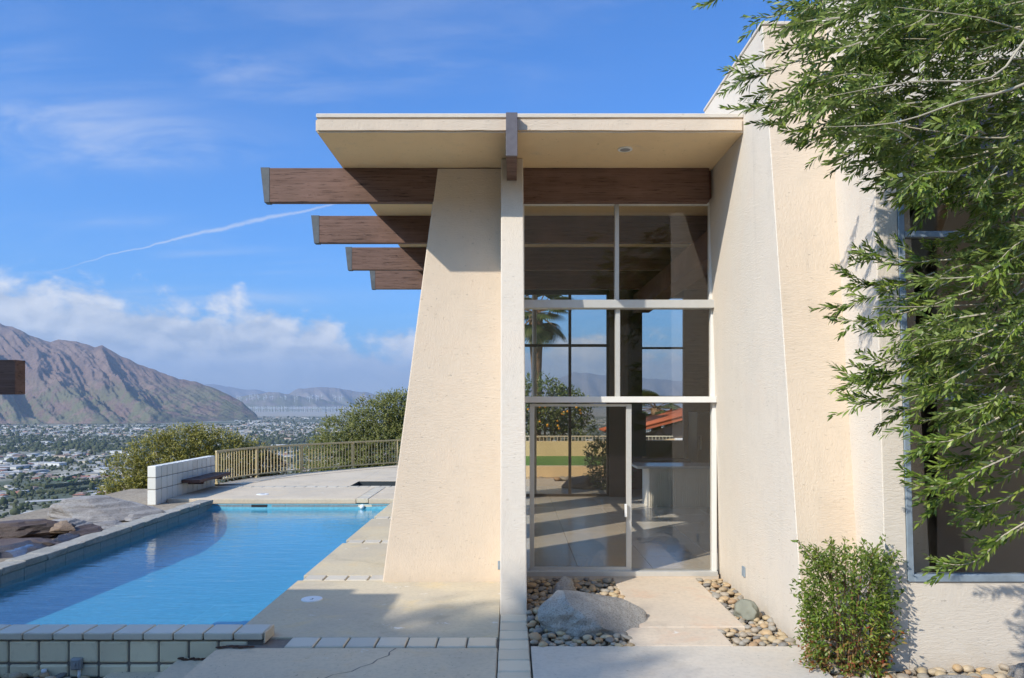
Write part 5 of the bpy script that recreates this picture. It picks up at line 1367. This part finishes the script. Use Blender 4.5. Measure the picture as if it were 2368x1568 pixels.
# ------------------------------------------------------------------ garden behind the house, seen through the glass
def make_garden():
    o = box('lawn', (-1.5, 7.0), (21.2, 25.0), (-.06, .29), M['lawn']); tag(o, kind='structure')
    o = box('garden_wall', (-1.8, 7.2), (20.9, 21.19), (-.07, .30), M['bg_cream']); tag(o, 'low cream garden retaining wall in front of the raised lawn', 'wall')
    o = box('garden_wall', (-1.8, 9.2), (25.0, 25.25), (-.07, .78), M['bg_cream']); tag(o, 'taller cream garden wall behind the lawn below the railing', 'wall')
    b = empty('garden_stones'); tag(b, kind='structure')
    rr = random.Random(4)
    for k in range(46):
        q = link('pebble', rr.choice(_peb), None, b); s = rr.uniform(.07, .13); q.location = (.2 + 3.0 * k / 46, 20.65 + rr.uniform(-.14, .14), -.02); q.scale = (s, s, s); q.rotation_euler = (0, 0, rr.uniform(0, 6))
    f = empty('garden_fence', (2, 25.6, 0)); tag(f, 'pale railing along the garden wall seen through the door', 'fence')
    box('top_rail', (-1.8, 5.5), (25.6, 25.64), (.90, .94), M['fence_pale'], f); box('bottom_rail', (-1.8, 5.5), (25.6, 25.64), (.30, .33), M['fence_pale'], f)
    pm = None; x = -1.7
    while x < 5.4:
        if pm is None: q = box('picket', (0, .022), (25.61, 25.63), (-.07, .91), M['fence_pale'], f); pm = q.data
        else: q = link('picket', pm, None, f)
        q.location = (x, 0, 0); x += .12
    bush('citrus_tree', 'dark orange tree heavy with fruit beyond the garden railing', [(1.0, 27, 2.0, 1.05, .9, .85), (1.9, 27.2, 1.75, .8, .8, .7), (.3, 26.8, 1.5, .7, .7, .7), (2.3, 27, 1.2, .6, .6, .5)], 9000, .10, .05, M['citrus'], 9, 'tree')
    t = bpy.data.objects['citrus_tree']
    v, fc = ico(2)
    fm = None
    for k in range(26):
        a = rr.uniform(0, 3.14); p = (1.2 + 1.3 * math.cos(a) * rr.uniform(.3, 1), 27 - .85 * rr.uniform(.7, 1), 1.7 + .75 * math.sin(a) * rr.uniform(-.8, 1))
        if fm is None: q = mesh('fruit', (v * .045).tolist(), fc.tolist(), M['fruit'], t, True); fm = q.data
        else: q = link('fruit', fm, None, t)
        q.location = p
    bush('shrub', 'dark bush outside the rear glass beside the indoor pier', [(2.15, 17.6, .75, .38, .35, .4), (2.3, 17.6, .4, .42, .4, .4)], 4000, .06, .028, M['citrus'], 10)
    o = rock('boulder', (1.65, 17.9, .1), (.45, .4, .3), M['rock_dark'], 44, None, 4, .2, 1, .4); tag(o, 'dark boulder outside the rear glass seen through the sliding door', 'boulder')
    # palm
    def palm(x, y, z0, h, s, label, n=34, group=None):
        p = empty('palm_tree', (x, y, z0)); tag(p, label, 'palm tree', group)
        tube('trunk', curve3([(x, y, z0), (x + .05, y, z0 + h * .5), (x, y, z0 + h)], 8), [.20 * s] * 6 + [.24 * s, .28 * s, .26 * s], M['palmtrunk'], p, 10)
        rg = np.random.RandomState(int(x * 10 + 50)); first = None
        for k in range(n):
            a = 6.283 * k / n + rg.uniform(-.2, .2); e = rg.uniform(-1.0, 1.1); L = rg.uniform(.75, 1.1) * s
            d = Vector((math.cos(a) * math.cos(e), math.sin(a) * math.cos(e), math.sin(e))); c = Vector((x, y, z0 + h + .1 * s)) + d * L
            sdv = d.cross(Vector((0, 0, 1))).normalized(); up = sdv.cross(d)
            B = []; D = []; U = []; LL = []; WW = []
            for j in range(22):
                th = -1.75 + 3.5 * j / 21; dv = d * math.cos(th) + sdv * math.sin(th); dv.z -= .25
                B.append(c[:]); D.append(dv[:]); U.append((up + sdv * math.sin(th) * .3)[:]); LL.append(.85 * s * (1 - .25 * abs(th) / 1.75)); WW.append(.07 * s)
            v_, t_, q_ = leaves_geo(np.array(B), np.array(D), np.array(U), np.array(LL), np.array(WW))
            sv, sf = tube_geo([Vector((x, y, z0 + h)), c], .022 * s, 4)
            np_mesh('frond', v_, t_, q_, [M['palmleaf'], M['palmtrunk']], p, (sv, sf))
    palm(.92, 29.5, -.5, 6.1, 1.0, 'tall fan palm seen through the left panes of the window')
    palm(6.9, 36.0, -3.5, 5.3, .9, 'bushy fan palm above the red roof in the kitchen window', 26)
    palm(8.25, 37.0, -3.5, 5.1, .75, 'smaller fan palm right of the other one over the red roof', 22)
    # white post outside
    q = empty('porch_post', (.50, 16.8, 0)); tag(q, 'slim white round post outside the rear glass', 'post'); cyl('shaft', (.50, 16.8, -.05), .05, 4.85, M['alu_white'], q, 14); cyl('base', (.50, 16.8, -.06), .085, .10, M['alu_white'], q, 14)
    # neighbour house with red tiled roof
    n = empty('neighbour_house', (7.2, 32, -2)); tag(n, 'neighbouring cream house with red tiled gable roof seen through the kitchen window', 'house')
    box('wall', (4.6, 10.0), (31.5, 36), (-3.0, .55), M['bg_cream'], n)
    V = [(4.2, 31.0, .75), (8.0, 31.0, 1.75), (11.8, 31.0, .75), (4.2, 36.5, .75), (8.0, 36.5, 1.75), (11.8, 36.5, .75), (4.2, 31.0, .60), (8.0, 31.0, 1.58), (11.8, 31.0, .60)]
    o = mesh('roof', V, [(0, 1, 4, 3), (1, 2, 5, 4), (0, 6, 7, 1), (1, 7, 8, 2)], M['redroof'], n)
    for k in range(16):
        y = 31.0 + k * .34; tube('ridge_tile', [(4.2, y, .77), (8.0, y, 1.77)], .05, M['redroof'], n, 6)
    mesh('gable', [(4.8, 31.5, .55), (11.2, 31.5, .55), (8.0, 31.5, 1.5)], [(0, 1, 2)], M['int_dark'], n)
    box('parapet', (4.0, 11), (30.3, 30.5), (-1, .42), M['bg_cream'], n); box('urn', (6.62, 7.0), (30.2, 30.6), (.42, .62), M['white'], n, .02)
make_garden()

# ------------------------------------------------------------------ pavilion beside the viewer (one beam end in view) and the tree that shades the deck
def make_pavilion():
    p = empty('pavilion', (-7, 1, 0)); tag(p, 'open pool pavilion whose brown beam end enters the picture at its edge', 'pavilion')
    zb = 4.55
    box('roof', (-14, -6.04), (-6, 2.55), (zb, zb + .22), M['stucco'], p)
    box('roof_beam', (-7.65, -6.56), (2.55, 4.02), (zb - .1, zb + .12), M['wood'], p); box('roof_beam', (-6.56, -6.04), (2.55, 3.82), (zb - .1, zb + .12), M['wood'], p)
    a = W(35, 912, 5.6); c = W(35, 832, 5.6)
    b = box('trellis_beam', (-8.2, a.x), (5.6, 5.72), (a.z, c.z), M['wood'], p, .004)
    box('post', (-7.6, -7.4), (5.56, 5.76), (-.1, a.z - .002), M['stucco'], p)
    box('post', (-7.4, -7.1), (1.5, 1.8), (-.1, zb), M['stucco'], p); box('post', (-7.4, -7.1), (-5, -4.7), (-.1, zb), M['stucco'], p)
make_pavilion()
bush('shade_tree', 'tall leafy tree up the slope whose shade falls across the front deck', [(-14.9, -6.7, 13.9, 1.0, .9, .6), (-15.5, -7.4, 14.3, .8, .8, .6), (-14.6, -7.7, 13.9, .8, .8, .6), (-14.3, -6.5, 13.4, .5, .5, .35)], 5200, .17, .06, M['olive'], 12, 'tree', None, False)
tube('trunk', curve3([(-15.6, -8.0, -9), (-15.3, -7.7, 2), (-15.0, -7.4, 9), (-14.9, -7.2, 13.8)], 12), [.26 - .017 * k for k in range(13)], M['bark'], bpy.data.objects['shade_tree'], 10)
